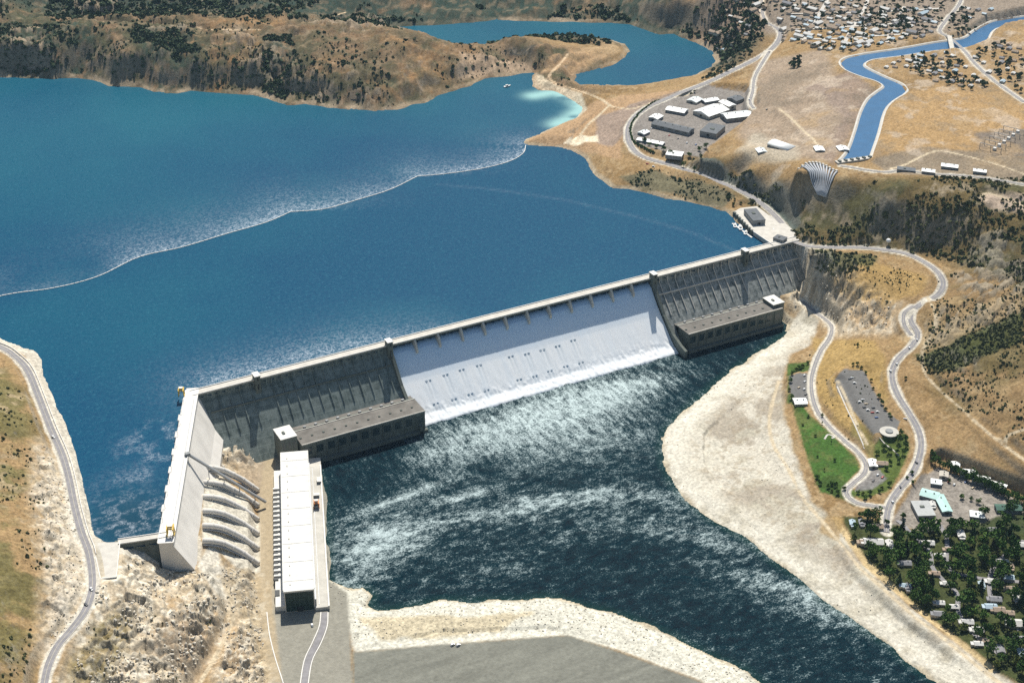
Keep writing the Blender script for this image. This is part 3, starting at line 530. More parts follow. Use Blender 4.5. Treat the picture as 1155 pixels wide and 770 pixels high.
me = gridmesh('lake', lk[..., 0], lk[..., 1], lk[..., 2], (s1 < 3), {'glitter_foam': np.clip(glit, 0, 1), 'milky': milky, 'calm': calm, 'big': np.clip(wn1*.8+sstep(200, 1500, ly)*1.1-.65, -1, 1)})
ml, t, b = new_mat('lake_water'); N, L = t.nodes.new, t.links.new
def attr(t, n): a = t.nodes.new('ShaderNodeAttribute'); a.attribute_name = n; return a.outputs['Fac']
def mixc(t, f, a, b_):
    m = t.nodes.new('ShaderNodeMix'); m.data_type = 'RGBA'
    for s, v in ((0, f), (6, a), (7, b_)):
        if hasattr(v, 'is_output'): t.links.new(v, m.inputs[s])
        else: m.inputs[s].default_value = v
    return m.outputs[2]
def noise(t, scale, detail=4, vec=None, rough=.6, stretch=None):
    n = t.nodes.new('ShaderNodeTexNoise'); n.inputs['Scale'].default_value = scale; n.inputs['Detail'].default_value = detail; n.inputs['Roughness'].default_value = rough
    g = t.nodes.new('ShaderNodeNewGeometry'); v = g.outputs['Position']
    if stretch: mp = t.nodes.new('ShaderNodeMapping'); mp.inputs['Scale'].default_value = stretch[0]; mp.inputs['Rotation'].default_value = (0, 0, stretch[1]); t.links.new(v, mp.inputs[0]); v = mp.outputs[0]
    t.links.new(v, n.inputs['Vector']); return n.outputs['Fac']
def mr(t, v, a, b_, c=0, d=1, smooth=False):
    m = t.nodes.new('ShaderNodeMapRange'); t.links.new(v, m.inputs[0])
    for i, x in zip((1, 2, 3, 4), (a, b_, c, d)): m.inputs[i].default_value = x
    if smooth: m.interpolation_type = 'SMOOTHSTEP'
    return m.outputs[0]
def math_(t, op, a, b_=None):
    m = t.nodes.new('ShaderNodeMath'); m.operation = op
    for i, v in enumerate((a, b_)):
        if v is None: continue
        if hasattr(v, 'is_output'): t.links.new(v, m.inputs[i])
        else: m.inputs[i].default_value = v
    return m.outputs[0]
def rgba(*c): return (c[0], c[1], c[2], 1)
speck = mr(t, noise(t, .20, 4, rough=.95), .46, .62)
f = math_(t, 'MULTIPLY', attr(t, 'glitter_foam'), math_(t, 'ADD', math_(t, 'MULTIPLY', speck, 1.35), .04))  # speckled sun glitter, wake and foam, all mixed into the base colour
c0 = mixc(t, mr(t, attr(t, 'big'), -.6, .6), rgba(.0015, .048, .112), rgba(.008, .092, .140))  # paler with distance: sky reflection and haze put into the lake colour
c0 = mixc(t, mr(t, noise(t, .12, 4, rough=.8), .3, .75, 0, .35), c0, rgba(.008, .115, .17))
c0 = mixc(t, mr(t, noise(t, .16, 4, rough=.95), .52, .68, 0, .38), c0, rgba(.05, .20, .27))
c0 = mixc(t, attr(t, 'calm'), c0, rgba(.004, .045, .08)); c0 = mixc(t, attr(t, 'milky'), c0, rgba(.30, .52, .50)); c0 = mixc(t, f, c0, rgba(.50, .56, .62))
L(c0, b.inputs['Base Color']); b.inputs['Roughness'].default_value = .28; b.inputs['IOR'].default_value = 1.33; b.inputs['Specular IOR Level'].default_value = .14
bp = N('ShaderNodeBump'); bp.inputs['Distance'].default_value = .35; bp.inputs['Strength'].default_value = .5; L(noise(t, .5, 4, rough=.7), bp.inputs['Height']); L(bp.outputs[0], b.inputs['Normal'])
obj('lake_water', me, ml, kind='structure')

# river: churned, heaving water below the spillway with foam streaks
rv = fan(200, 1400, 1.4, 330, 960, 1.2, RIV); rx, ry = rv[..., 0].ravel(), rv[..., 1].ravel()
s1 = sdist(RIVER, rx, ry)
wpx = rx+fbm(rx, ry, 70, 3, 101)*34; wpy = ry+fbm(rx, ry, 70, 3, 103)*34
toe = np.exp(-np.clip(-ry-98, 0, 999)/75)*sstep(-25, 15, rx)*sstep(525, 480, rx)
st = fbm(wpx*1.0+wpy*.25, wpy*.42, 15, 5, 105, .6)
tur = fbm(wpx, wpy, 40, 5, 107, .62); lac = fbm(wpx*.8, wpy*1.6, 34, 5, 109, .6, ridge=True)
def plume(px, py, sx, sy, rot, amp):
    q = at(px, py, RIV); c, s = math.cos(rot), math.sin(rot); u = (rx-q[0])*c+(ry-q[1])*s; v = -(rx-q[0])*s+(ry-q[1])*c
    return amp*np.exp(-(u/sx)**2-(v/sy)**2)
dn = np.zeros(rx.shape)+.06
for a in [(620, 460, 210, 55, 0, .62), (700, 440, 110, 50, 0, .35), (430, 612, 70, 52, 0, .75), (400, 655, 60, 30, 0, .35), (560, 580, 120, 22, -.25, .42), (640, 560, 130, 24, -.35, .40), (450, 562, 90, 12, .1, .6), (520, 560, 60, 14, -.1, .5), (740, 560, 90, 30, -.6, .35), (800, 610, 90, 24, -.85, .38), (880, 660, 120, 26, -.9, .42), (950, 700, 110, 30, -.9, .35),
          (570, 640, 90, 30, 0, .26), (700, 500, 90, 60, 0, .25), (600, 500, 200, 75, 0, .46), (480, 510, 80, 30, 0, .2), (700, 590, 160, 40, -.4, .22)]: dn = np.maximum(dn, 0)+plume(*a)*.8
for a in [(420, 525, 70, 32, .5, .55), (680, 625, 110, 22, -.4, .30), (760, 690, 130, 30, -.7, .25), (830, 390, 70, 30, .5, .6), (560, 520, 60, 16, .2, .18), (660, 655, 160, 22, -.4, .2)]: dn -= plume(*a)*.8
foam = np.clip(sstep(.42, -.18, -(st*.55+tur*.35+lac*.25)-dn*.75+.12)*np.clip(dn*1.5+.1, 0, 1), 0, 1)
foam = np.maximum(foam, .62*toe*sstep(-.5, .3, st+.3*tur+toe-.25))
heave = (tur*2.2+st*1.4+lac*1.5)*np.clip(.35+dn+toe, .2, 1.4)*sstep(0, -25, s1)
# upwelling boil against the bank, white trains
me = gridmesh('river', rv[..., 0], rv[..., 1], (RIV+heave).reshape(rv.shape[:2]), (s1 < 3), {'foam': foam, 'dn': np.clip(dn, 0, 1), 'shallow': sstep(-22, 0, s1), 'flow': sstep(-380, -170, ry+rx*.12+tur*60)})
mr_, t, b = new_mat('river_water'); N, L = t.nodes.new, t.links.new
S_ = ((1, 1.8, 1), .35)
def ridged(t, sc, stretch):
    n_ = noise(t, sc, 6, rough=.7, stretch=stretch); n_.node.inputs['Distortion'].default_value = .6
    return math_(t, 'SUBTRACT', 1.0, math_(t, 'MULTIPLY', math_(t, 'ABSOLUTE', math_(t, 'SUBTRACT', n_, .5)), 5.0))
lacy = noise(t, .05, 8, rough=.75, stretch=S_); lf = noise(t, .06, 8, rough=.78, stretch=((2.3, .6, 1), .08))
mf = t.nodes.new('ShaderNodeMix'); t.links.new(attr(t, 'flow'), mf.inputs[0]); t.links.new(lacy, mf.inputs[2]); t.links.new(lf, mf.inputs[3]); lacy = mf.outputs[0]; small = noise(t, .34, 5, rough=.85, stretch=S_); thr = ridged(t, .045, S_); thr2 = ridged(t, .13, ((1, 1.4, 1), -.2))
v_ = math_(t, 'ADD', math_(t, 'MULTIPLY', attr(t, 'foam'), .52), math_(t, 'ADD', math_(t, 'MULTIPLY', math_(t, 'SUBTRACT', lacy, .5), 2.4), math_(t, 'MULTIPLY', math_(t, 'SUBTRACT', small, .5), 3.0)))
v_ = math_(t, 'ADD', v_, math_(t, 'MULTIPLY', math_(t, 'ADD', math_(t, 'MULTIPLY', thr, .30), math_(t, 'MULTIPLY', thr2, .22)), math_(t, 'ADD', attr(t, 'dn'), .35)))
v_ = math_(t, 'SUBTRACT', v_, .20)
fo = mr(t, v_, .30, .98, 0, 1)
c0 = mixc(t, mr(t, v_, -.45, .45), rgba(.0004, .005, .011), rgba(.0015, .026, .036))
c0 = mixc(t, math_(t, 'MULTIPLY', attr(t, 'shallow'), .5), c0, rgba(.006, .04, .03))
c0 = mixc(t, fo, c0, rgba(.52, .62, .62)); L(c0, b.inputs['Base Color']); b.inputs['Roughness'].default_value = .4; b.inputs['IOR'].default_value = 1.33; b.inputs['Specular IOR Level'].default_value = .02
bp = N('ShaderNodeBump'); bp.inputs['Distance'].default_value = .9; bp.inputs['Strength'].default_value = .7; L(noise(t, .25, 5, rough=.7), bp.inputs['Height']); L(bp.outputs[0], b.inputs['Normal'])
obj('river_water', me, mr_, kind='structure')
def ngon(name, pts, z=None):
    me = bpy.data.meshes.new(name); bm = bmesh.new(); vs_ = [bm.verts.new((p[0], p[1], z if z is not None else p[2])) for p in pts]; f = bm.faces.new(vs_)
    bmesh.ops.triangulate(bm, faces=[f]); bmesh.ops.recalc_face_normals(bm, faces=bm.faces[:]); bm.to_mesh(me); bm.free(); return me
mc = mat('canal_water', (.012, .10, .23), .3, .1, .05, spec=.5)
obj('canal_water', ngon('canal_water', CANP, CANAL), mc, kind='structure')

# ------------------------------------------------------------------ mesh tools
class MB:
    def __init__(s): s.v = []; s.f = []
    def add(s, vs_, fs):
        n = len(s.v); s.v += [tuple(map(float, v)) for v in vs_]; s.f += [tuple(n+i for i in f) for f in fs]; return s
    def box(s, x0, x1, y0, y1, z0, z1):
        return s.add([(x0,y0,z0),(x1,y0,z0),(x1,y1,z0),(x0,y1,z0),(x0,y0,z1),(x1,y0,z1),(x1,y1,z1),(x0,y1,z1)], [(0,3,2,1),(4,5,6,7),(0,1,5,4),(1,2,6,5),(2,3,7,6),(3,0,4,7)])
    def beam(s, a, b, w, h=None):
        a = np.array(a, float); b = np.array(b, float); h = h or w; d = b-a; d /= np.linalg.norm(d)+1e-9
        u = np.cross(d, (0, 0, 1)) if abs(d[2]) < .95 else np.array([1., 0, 0]); u /= np.linalg.norm(u); v = np.cross(u, d)
        P = [p+u*sx*w/2+v*sy*h/2 for p in (a, b) for sx, sy in ((-1,-1),(1,-1),(1,1),(-1,1))]
        return s.add(P, [(0,1,2,3),(7,6,5,4),(0,4,5,1),(1,5,6,2),(2,6,7,3),(3,7,4,0)])
    def prism(s, pts, z0, z1):
        n = len(pts); return s.add([(p[0],p[1],z0) for p in pts]+[(p[0],p[1],z1) for p in pts], [tuple(range(n))[::-1], tuple(range(n, 2*n))]+[(i,(i+1)%n,n+(i+1)%n,n+i) for i in range(n)])
    def sweep(s, prof, frames, cap=True):
        """prof: (a, b) points; frames: list of (origin, A axis, B axis)"""
        n = len(prof); V = []
        for o, A_, B_ in frames:
            for p in prof: V.append(np.array(o)+np.array(A_)*p[0]+np.array(B_)*p[1])
        F = [(k*n+i, k*n+(i+1)%n, (k+1)*n+(i+1)%n, (k+1)*n+i) for k in range(len(frames)-1) for i in range(n)]
        if cap: F += [tuple(range(n))[::-1], tuple(range((len(frames)-1)*n, len(frames)*n))]
        return s.add(V, F)
    def tube(s, pts, r, n=10, cap=True):
        pts = [np.array(p, float) for p in pts]; fr = []
        for i, p in enumerate(pts):
            d = pts[min(i+1, len(pts)-1)]-pts[max(i-1, 0)]; d /= np.linalg.norm(d)+1e-9
            u = np.cross(d, (0, 0, 1)) if abs(d[2]) < .98 else np.array([1., 0, 0]); u /= np.linalg.norm(u); v = np.cross(u, d); fr.append((p, u, v))
        rr = r if isinstance(r, (list, tuple)) else [r]*len(pts)
        prof = [(math.cos(2*math.pi*k/n), math.sin(2*math.pi*k/n)) for k in range(n)]
        V = []; 
        for (o, u, v), q in zip(fr, rr): V += [o+u*a*q+v*b_*q for a, b_ in prof]
        F = [(k*n+i, k*n+(i+1)%n, (k+1)*n+(i+1)%n, (k+1)*n+i) for k in range(len(fr)-1) for i in range(n)]
        if cap: F += [tuple(range(n))[::-1], tuple(range((len(fr)-1)*n, len(fr)*n))]
        return s.add(V, F)
    def mesh(s, name, smooth=False, bevel=0):
        me = bpy.data.meshes.new(name); me.from_pydata(s.v, [], s.f); bm = bmesh.new(); bm.from_mesh(me)
        bmesh.ops.recalc_face_normals(bm, faces=bm.faces[:])
        if bevel: bmesh.ops.bevel(bm, geom=[e for e in bm.edges if e.calc_length() > bevel*3], offset=bevel, segments=1, affect='EDGES')
        bm.to_mesh(me); bm.free()
        if smooth: me.polygons.foreach_set('use_smooth', [True]*len(me.polygons))
        return me
    def build(s, name, m, parent=None, smooth=False, bevel=0, **k): return obj(name, s.mesh(name, smooth, bevel), m, parent, **k)
def thing(name, label, cat, loc=(0,0,0), rz=0, group=None):
    o = obj(name, None, None, None, None, label, cat, group); o.location = tuple(float(v) for v in loc); o.rotation_euler = (0, 0, rz); return o
def copy_tree(o, loc, rz=0, label=None, scale=None, group=None):
    r = o.copy(); C.objects.link(r); r.location = tuple(float(v) for v in loc); r.rotation_euler = (0, 0, rz)
    if label: r['label'] = label
    if group: r['group'] = group
    if scale: r.scale = scale
    for ch in KIDS.get(o.name, []):
        c = ch.copy(); C.objects.link(c); c.parent = r
        for g in KIDS.get(ch.name, []): d = g.copy(); C.objects.link(d); d.parent = c
    return r
KIDS = {}
def reg(o):
    KIDS[o.name] = [c for c in C.objects if c.parent is o]
    for c in KIDS[o.name]: KIDS[c.name] = [g for g in C.objects if g.parent is c]
    return o

# concrete with pour joints, streaks below the crest
def concrete(name, c, stain, joint=.8, stainamt=.7, sx=.06, panel=(15, 9)):
    m, t, b = new_mat(name); N, L = t.nodes.new, t.links.new; b.inputs['Roughness'].default_value = .85; b.inputs['Specular IOR Level'].default_value = .2
    st_ = mr(t, noise(t, 1, 5, rough=.65, stretch=((sx, sx, sx*.14), 0)), .42, .68, 0, stainamt)
    bl = noise(t, .03, 5)
    c0 = mixc(t, mr(t, bl, .3, .7), rgba(*[v*.82 for v in c]), rgba(*[min(v*1.12, 1) for v in c]))
    c0 = mixc(t, st_, c0, rgba(*stain))
    g = N('ShaderNodeNewGeometry'); sp = N('ShaderNodeSeparateXYZ'); L(g.outputs['Position'], sp.inputs[0])
    def line(v, period, w):
        a = math_(t, 'FRACT', math_(t, 'DIVIDE', v, period)); return math_(t, 'LESS_THAN', a, w/period)
    j = math_(t, 'MAXIMUM', line(sp.outputs['X'], panel[0], .7), line(sp.outputs['Z'], panel[1], .6))
    c0 = mixc(t, math_(t, 'MULTIPLY', j, joint*.5), c0, rgba(*[v*1.55 for v in c]))
    L(c0, b.inputs['Base Color']); return m
M = {}
M['face'] = concrete('dam_face_concrete', (.20, .235, .22), (.06, .085, .08), .9, .85, .11)
M['face_r'] = concrete('dam_face_concrete_right', (.33, .345, .325), (.05, .07, .07), .9, .95, .13, (17, 9))
M['crest'] = mat('crest_concrete', (.56, .53, .47), .85, .12, .1)
M['pale'] = mat('pale_new_concrete', (.66, .63, .58), .85, .10, .06, streak=(1, 1, .3))
M['paler'] = mat('bleached_concrete', (.72, .70, .66), .85, .06, .08)
M['grey'] = concrete('powerhouse_concrete', (.145, .16, .14), (.06, .075, .065), .5, .5, .1, (12, 7))
M['roofb'] = mat('tar_and_gravel_roof', (.175, .163, .145), .95, .22, .08)
M['white'] = mat('white_roof_coating', (.66, .65, .61), .7, .09, .1)
M['deck'] = mat('deck_concrete', (.50, .48, .43), .85, .12, .08)
M['hood'] = mat('wet_hood_concrete', (.46, .54, .62), .7, .1, .3)
M['dark'] = mat('dark_opening', (.018, .022, .024), .5, .2, .3)
M['glass'] = mat('window_glass', (.03, .045, .05), .15, .1, .1, spec=.6)
M['steel'] = mat('grey_steel', (.30, .31, .32), .5, .1, .3, metal=.4)
M['yellow'] = mat('yellow_crane_paint', (.62, .42, .06), .55, .12, .4)
M['orange'] = mat('orange_crane_paint', (.60, .22, .05), .55, .12, .4)
M['asphalt'] = mat('worn_asphalt', (.26, .25, .255), .92, .16, .15)
M['roadmark'] = mat('road_paint', (.6, .55, .4), .8, .2, .5)
M['kerb'] = mat('kerb_concrete', (.55, .52, .47), .9, .12, .2)
M['tin'] = mat('light_metal_roof', (.62, .66, .66), .45, .06, .1, metal=.1)
M['tinw'] = mat('white_metal_roof', (.80, .81, .79), .5, .05, .1)
M['teal'] = mat('pale_teal_roof', (.42, .62, .58), .6, .06, .15)
M['darkroof'] = mat('dark_grey_roof', (.13, .14, .15), .85, .15, .15)
M['wall'] = mat('cream_wall', (.50, .46, .39), .85, .1, .2)
M['wallg'] = mat('grey_wall', (.26, .27, .27), .85, .1, .2)

# ------------------------------------------------------------------ roads as sheets on the graded ground, kerbs and centre lines
def ribbon(name, line, w, dz, m, kind='structure', parent=None, off=0.0, dash=None):
    p = np.array(line); d = np.gradient(p[:, :2], axis=0); d /= np.linalg.norm(d, axis=1)[:, None]+1e-9; nrm = np.c_[-d[:, 1], d[:, 0]]
    mb = MB(); V = []
    for q, k in zip(p, nrm): V += [(q[0]+k[0]*(off-w/2), q[1]+k[1]*(off-w/2), q[2]+dz), (q[0]+k[0]*(off+w/2), q[1]+k[1]*(off+w/2), q[2]+dz)]
    F = [(2*i, 2*i+2, 2*i+3, 2*i+1) for i in range(len(p)-1) if dash is None or i % dash[1] < dash[0]]
    mb.add(V, F); return mb.build(name, m, parent, True, kind=kind)
for k_ in PAVED:
    w, line = RT[k_]; nm = k_ if k_ not in ('shore_road', 'crest_road') else k_
    r_ = ribbon(k_, line, w-2.5, .35, M['asphalt'])
    fine_line = spline(line[::2], 5)
    ribbon('centre_marking', fine_line, .35, .42, M['roadmark'], parent=r_)
    for sgn in (-1, 1): ribbon('kerb', line, .6, .50, M['kerb'], parent=r_, off=sgn*(w/2-.7))

wl = RT['shore_road'][1]; d_ = np.gradient(wl[:, :2], axis=0); d_ /= np.linalg.norm(d_, axis=1)[:, None]; nn_ = np.c_[-d_[:, 1], d_[:, 0]]
if sdist(LAKE_W, (wl[60:61, 0]+nn_[60:61, 0]*25), (wl[60:61, 1]+nn_[60:61, 1]*25))[0] > 0: nn_ = -nn_
wp = np.c_[wl[:, :2]+nn_*8.6, wl[:, 2]]; wp = wp[(wp[:, 1] > -335) & (wp[:, 1] < 900)]
wallm = MB()
for a, b_ in zip(wp[:-1], wp[1:]): wallm.beam((a[0], a[1], a[2]+.2), (b_[0], b_[1], b_[2]+.2), .9, 2.4)
o_ = wallm.build('parapet_wall', M['paler'], label='low white parapet wall between the shore road and the lake', cat='wall')
# ------------------------------------------------------------------ the main dam
dam = thing('concrete_dam', 'long straight concrete gravity dam with white water pouring down its middle', 'dam', (0, 0, 0))
prof_n = [(5, 0.0), (5, -125), (-94, -125), (-15, -16), (-7, -9), (-7, 0)]
def xsweep(prof, xs): return MB().sweep([(p[0], p[1]) for p in prof], [((x, 0, 0), (0, 1, 0), (0, 0, 1)) for x in xs])
prof_n2 = [(5, -.02), (5, -125), (-118, -125), (-54, -60), (-9, -13), (-7.5, -10), (-7.5, -2.5), (-9, -1.5), (-9, -.02)]
xsweep(prof_n2, [DA-14, DB]).build('left_block', M['face'], dam)
xsweep(prof_n2, [DC, DD+6]).build('right_block', M['face_r'], dam)
prof_s = [(5, -18), (5, -125), (-104, -125), (-104, -112), (-97, -107), (-90, -97), (-76, -85), (-60, -72), (-46, -59), (-34, -47), (-20, -30), (-12, -20), (-6, -17.2)]
xsweep(prof_s, [DB, DC]).build('spillway', M['face_r'], dam)
for x0_, x1_, n_ in ((DC+18, DD-8, 19), (DA+30, DB-16, 17)):
    for k in range(n_):
        x = x0_+(x1_-x0_)*k/(n_-1)
        if abs(x+241) < 8 or abs(x-711) < 8: continue
        MB().sweep([(-9.4, -3), (-9.0, -12.5), (-53, -58.3), (-54.2, -57.6), (-10.4, -12.2), (-10.2, -3)], [((x-.7, 0, 0), (0, 1, 0), (0, 0, 1)), ((x+.7, 0, 0), (0, 1, 0), (0, 0, 1))]).build('joint_rib', M['crest'] if x0_ > 0 else M['face'], dam)
for x0_, x1_, m_ in ((DC+8, DD-2, M['crest']), (DA+12, DB-8, M['grey'])): xsweep([(-23.5, -27.0), (-23.5, -29.5), (-26.0, -29.5), (-25.5, -27.0)], [x0_, x1_]).build('gallery_ledge', m_, dam)
# roadway with parapets, carried over the spillway on piers
xsweep([(6.2, -1.2), (6.2, .35), (-9.6, .35), (-9.6, -1.2)], [DA-10, DD+8]).build('roadway', M['crest'], dam)
for y0, y1 in ((5.4, 6.6), (-10.0, -9.0)):
    xsweep([(y1, .3), (y1, 1.7), (y0, 1.7), (y0, .3)], [DA-10, DD+6]).build('parapet', M['paler'], dam)
npi = 12
for i in range(npi+1):
    x = DB+(DC-DB)*i/npi
    if i in (0, npi): continue
    MB().sweep([(7, -1.3), (7, -22), (-20, -22), (-20, -16), (-13, -4), (-10, -1.3)], [((x-1.7, 0, 0), (0, 1, 0), (0, 0, 1)), ((x+1.7, 0, 0), (0, 1, 0), (0, 0, 1))]).build('pier', M['crest'], dam)
for i in range(npi):      # bridge girders show as a dark band under the deck
    x0 = DB+(DC-DB)*i/npi+1.8; x1 = DB+(DC-DB)*(i+1)/npi-1.8
    MB().box(x0, x1, -8.6, -7.2, -4.2, -1.25).box(x0, x1, 3.6, 5.0, -4.2, -1.25).build('girder', M['grey'], dam)
for x, hh in ((-241, 34), (DB-4, 44), (DC+4, 26), (711, 34)):
    tw = MB().box(x-4.5, x+4.5, -17, -3, -hh, 9.5).build('tower', M['grey'], dam, bevel=.5)
    MB().box(x-5.2, x+5.2, -17.7, -2.3, 9.4, 10.6).build('cap', M['paler'], tw)
    for z0_, z1_ in ((2, 7.5), (-14, -5)): MB().box(x-1.2, x+1.2, -17.25, -17.05, z0_, z1_).build('window', M['dark'], tw)
for x, s_ in ((DB-2.5, 1), (DC+2.5, -1)):      # training walls
    MB().sweep([(-4, -2), (-4, -30), (-40, -70), (-90, -125), (-128, -125), (-128, -92), (-112, -88), (-86, -78), (-54, -54), (-24, -18), (-12, -3)], [((x-2.5, 0, 0), (0, 1, 0), (0, 0, 1)), ((x+2.5, 0, 0), (0, 1, 0), (0, 0, 1))]).build('training_wall', M['grey'], dam)
# outlet hoods standing in the falling water
PY_ = [-112, -92, -80, -64, -48, -34, -20, -13, -6]; PZ_ = [-106.5, -97, -85.5, -71, -56.5, -43, -26.5, -18.5, -14.5]
def on_slope(px, py):
    z = -60.0
    for _ in range(40):
        p = at(px, py, z); z = .5*z+.5*float(np.interp(p[1], PY_, PZ_))
    return at(px, py, z)
r1 = [(145, 415), (190, 400), (232, 387), (277, 375), (360, 352), (402, 345), (442, 335), (482, 325), (522, 310)]
r3 = [(165, 475), (212, 463), (255, 450), (297, 440), (382, 412), (423, 403), (462, 390), (503, 378), (543, 368)]
HOODS = []
for rr_ in (r1, r3):
    for a, b_ in rr_:
        p = on_slope(420+a/2.31, 250+b_/2.31)
        for dx in (-3.4, 3.4):
            q = (p[0]+dx, p[1], p[2]+1.2); HOODS.append((q[0], q[1]))
            mb = MB()
            for k in range(6):
                a0 = math.pi*k/6; a1 = math.pi*(k+1)/6
                mb.beam((q[0]+2.0*math.cos(a0), q[1]-1+1.2*math.sin(a0)*1.0, q[2]+2.4*math.sin(a0)-1.0), (q[0]+2.0*math.cos(a1), q[1]-1+1.2*math.sin(a1), q[2]+2.4*math.sin(a1)-1.0), .55)
            mb.build('outlet_hood', M['hood'], dam)
# spilling water: a thick sheet with ribs and wakes below the hoods
xs = np.arange(DB+.2, DC, 1.6); ss = np.linspace(0, 1, 110)
ys = np.interp(ss, [0, .06, .12, .18, .3, .5, .7, .86, .93, 1], [4, -6, -13, -20, -34, -48, -64, -80, -92, -112])
zs = np.interp(ss, [0, .06, .12, .18, .3, .5, .7, .86, .93, 1], [-11, -14.5, -18.5, -26.5, -43, -56.5, -71, -85.5, -97, -106.5])
XX, SS = np.meshgrid(xs, ss); YY = np.interp(SS, ss, ys); ZZ = np.interp(SS, ss, zs)
rib = fbm(XX, YY*.12, 7, 4, 121, .6)+.6*fbm(XX, YY*.05, 24, 3, 125); fall = fbm(XX, YY*.35, 6, 4, 127, .6)
thin = fbm(XX, YY*.08, 12, 3, 131)
ZZ = ZZ+1.6+rib*.45*SS+fall*.55*SS*SS; wk = np.zeros(XX.shape)
for hx, hy in HOODS:
    m_ = (np.abs(XX-hx) < 4) & (YY < hy) & (YY > hy-26); wk = np.maximum(wk, np.where(m_, np.exp(-((XX-hx)/1.6)**2)*np.exp((YY-hy)/16), 0))
ZZ = ZZ-wk*.8; ZZ += sstep(.84, .93, SS)*sstep(1, .965, SS)*np.abs(fbm(XX, YY, 7, 4, 137))*2.6; ZZ = np.where(SS > .995, -109.0, ZZ)
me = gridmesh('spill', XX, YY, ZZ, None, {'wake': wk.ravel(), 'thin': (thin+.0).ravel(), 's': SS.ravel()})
msp, t, b = new_mat('spill_water'); b.inputs['Roughness'].default_value = .6; b.inputs['Specular IOR Level'].default_value = .3
c0 = mixc(t, mr(t, attr(t, 'thin'), -.5, .7), rgba(.96, .97, .97), rgba(.90, .94, .97)); c0 = mixc(t, mr(t, attr(t, 's'), .05, .55), rgba(.50, .70, .92), c0)  # upper sheet bluer: the blue of the crest's shade put into the water colour
c0 = mixc(t, math_(t, 'MULTIPLY', attr(t, 'wake'), .4), c0, rgba(.33, .45, .52)); t.links.new(c0, b.inputs['Base Color'])
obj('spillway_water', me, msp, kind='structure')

# ------------------------------------------------------------------ the two older powerhouses at the foot of the dam
def bays(mb, x0, x1, y, z0, z1, n, wf=.55):
    for i in range(n):
        c = x0+(x1-x0)*(i+.5)/n; w = (x1-x0)/n*wf/2; mb.box(c-w, c+w, y-.25, y+.5, z0, z1)
def powerhouse(x0, x1, y0, y1, zr, label, cat, n):
    o = thing('powerhouse', label, cat, ((x0+x1)/2, (y0+y1)/2, -105)); ox, oy, oz = o.location
    def sh(a): mb = MB(); mb.box(*a); return mb
    L_ = lambda mb: MB().add([(v[0]-ox, v[1]-oy, v[2]-oz) for v in mb.v], mb.f)
    L_(MB().box(x0, x1, y0, y1+8, -126, zr)).build('hall', M['grey'], o)
    L_(MB().box(x0-.5, x1+.5, y0-.5, y1+2, zr-.02, zr+1.2)).build('roof', M['roofb'], o)
    pr = MB()
    for a in ((x0-.6, x1+.6, y0-.8, y0+.5), (x0-.6, x1+.6, y1+1, y1+2.2)): pr.box(a[0], a[1], a[2], a[3], zr+.3, zr+2.1)
    L_(pr).build('parapet', M['crest'], o)
    for i in range(n):
        c = x0+(x1-x0)*(i+.5)/n; w = (x1-x0)/n*.3
        L_(MB().box(c-w, c+w, y0-.3, y0+.4, zr-19, zr-6)).build('window', M['glass'], o)
        L_(MB().box(c-w*1.05-1.6, c-w*1.05-.2, y0-1.1, y0+.2, zr-36, zr-2)).build('pilaster', M['grey'], o)
    L_(MB().box(x0-2, x1+2, y0-7, y0+.3, -126, -100)).build('draft_tube_deck', M['grey'], o)
    for i in range(n*2):
        c = x0+(x1-x0)*(i+.5)/(n*2)
        if i % 2 == 0: L_(MB().box(c-1.5, c+1.5, (y0+y1)/2-2, (y0+y1)/2+1, zr+1.0, zr+2.6)).build('roof_vent', M['grey'], o)
    return o
phl = powerhouse(-212, -1, -121, -82, -69, 'long brown-roofed powerhouse left of the white spillway', 'powerhouse', 11)
phr = powerhouse(521, 728, -112, -79, -70, 'long brown-roofed powerhouse right of the white spillway', 'powerhouse', 11)
# service bays
def block(name, label, x0, x1, y0, y1, z0, z1, wallm, roofm, win=3, group=None):
    o = thing(name, label, 'building', ((x0+x1)/2, (y0+y1)/2, z0), 0, group); w, d, h = (x1-x0)/2, (y1-y0)/2, z1-z0
    MB().box(-w, w, -d, d, 0, h).build('wall', wallm, o); MB().box(-w-.6, w+.6, -d-.6, d+.6, h-.02, h+1).build('roof', roofm, o)
    for i in range(win):
        c = -w+2*w*(i+.5)/win; MB().box(c-w/win*.5, c+w/win*.5, -d-.2, -d+.3, h*.55, h*.82).build('window', M['glass'], o)
    MB().box(-1.5, 1.5, -d-.25, -d+.2, 0, min(4, h*.3)).build('door', M['dark'], o)
    MB().box(-w*.4, -w*.1, -d*.3, d*.1, h+.9, h+2.6).build('roof_hatch', M['grey'], o)
    return o
block('control_building', 'tall cube building with flat white roof at the left end of the powerhouse', -243, -217, -114, -80, -98, -53, M['grey'], M['white'])
block('service_building', 'white roofed block at the right end of the right powerhouse', 713, 738, -104, -72, -106, -63, M['grey'], M['white'])
proto_tr = thing('transformer', 'grey transformer on the ledge behind the left powerhouse roof', 'transformer', (0, 0, 0), 0, 'transformers behind the powerhouse roofs')
MB().box(-2.2, 2.2, -1.6, 1.6, 0, 3.6).build('tank', M['steel'], proto_tr, bevel=.2)
for k in (-1.2, 0, 1.2): MB().tube([(k, 0, 3.5), (k, 0, 5.2)], [.35, .2], 6).build('bushing', M['paler'], proto_tr)
reg(proto_tr); first = True
ORD = ['first', 'second', 'third', 'fourth', 'fifth', 'sixth', 'seventh', 'eighth', 'ninth', 'tenth', 'eleventh', 'twelfth', 'thirteenth', 'fourteenth', 'fifteenth']
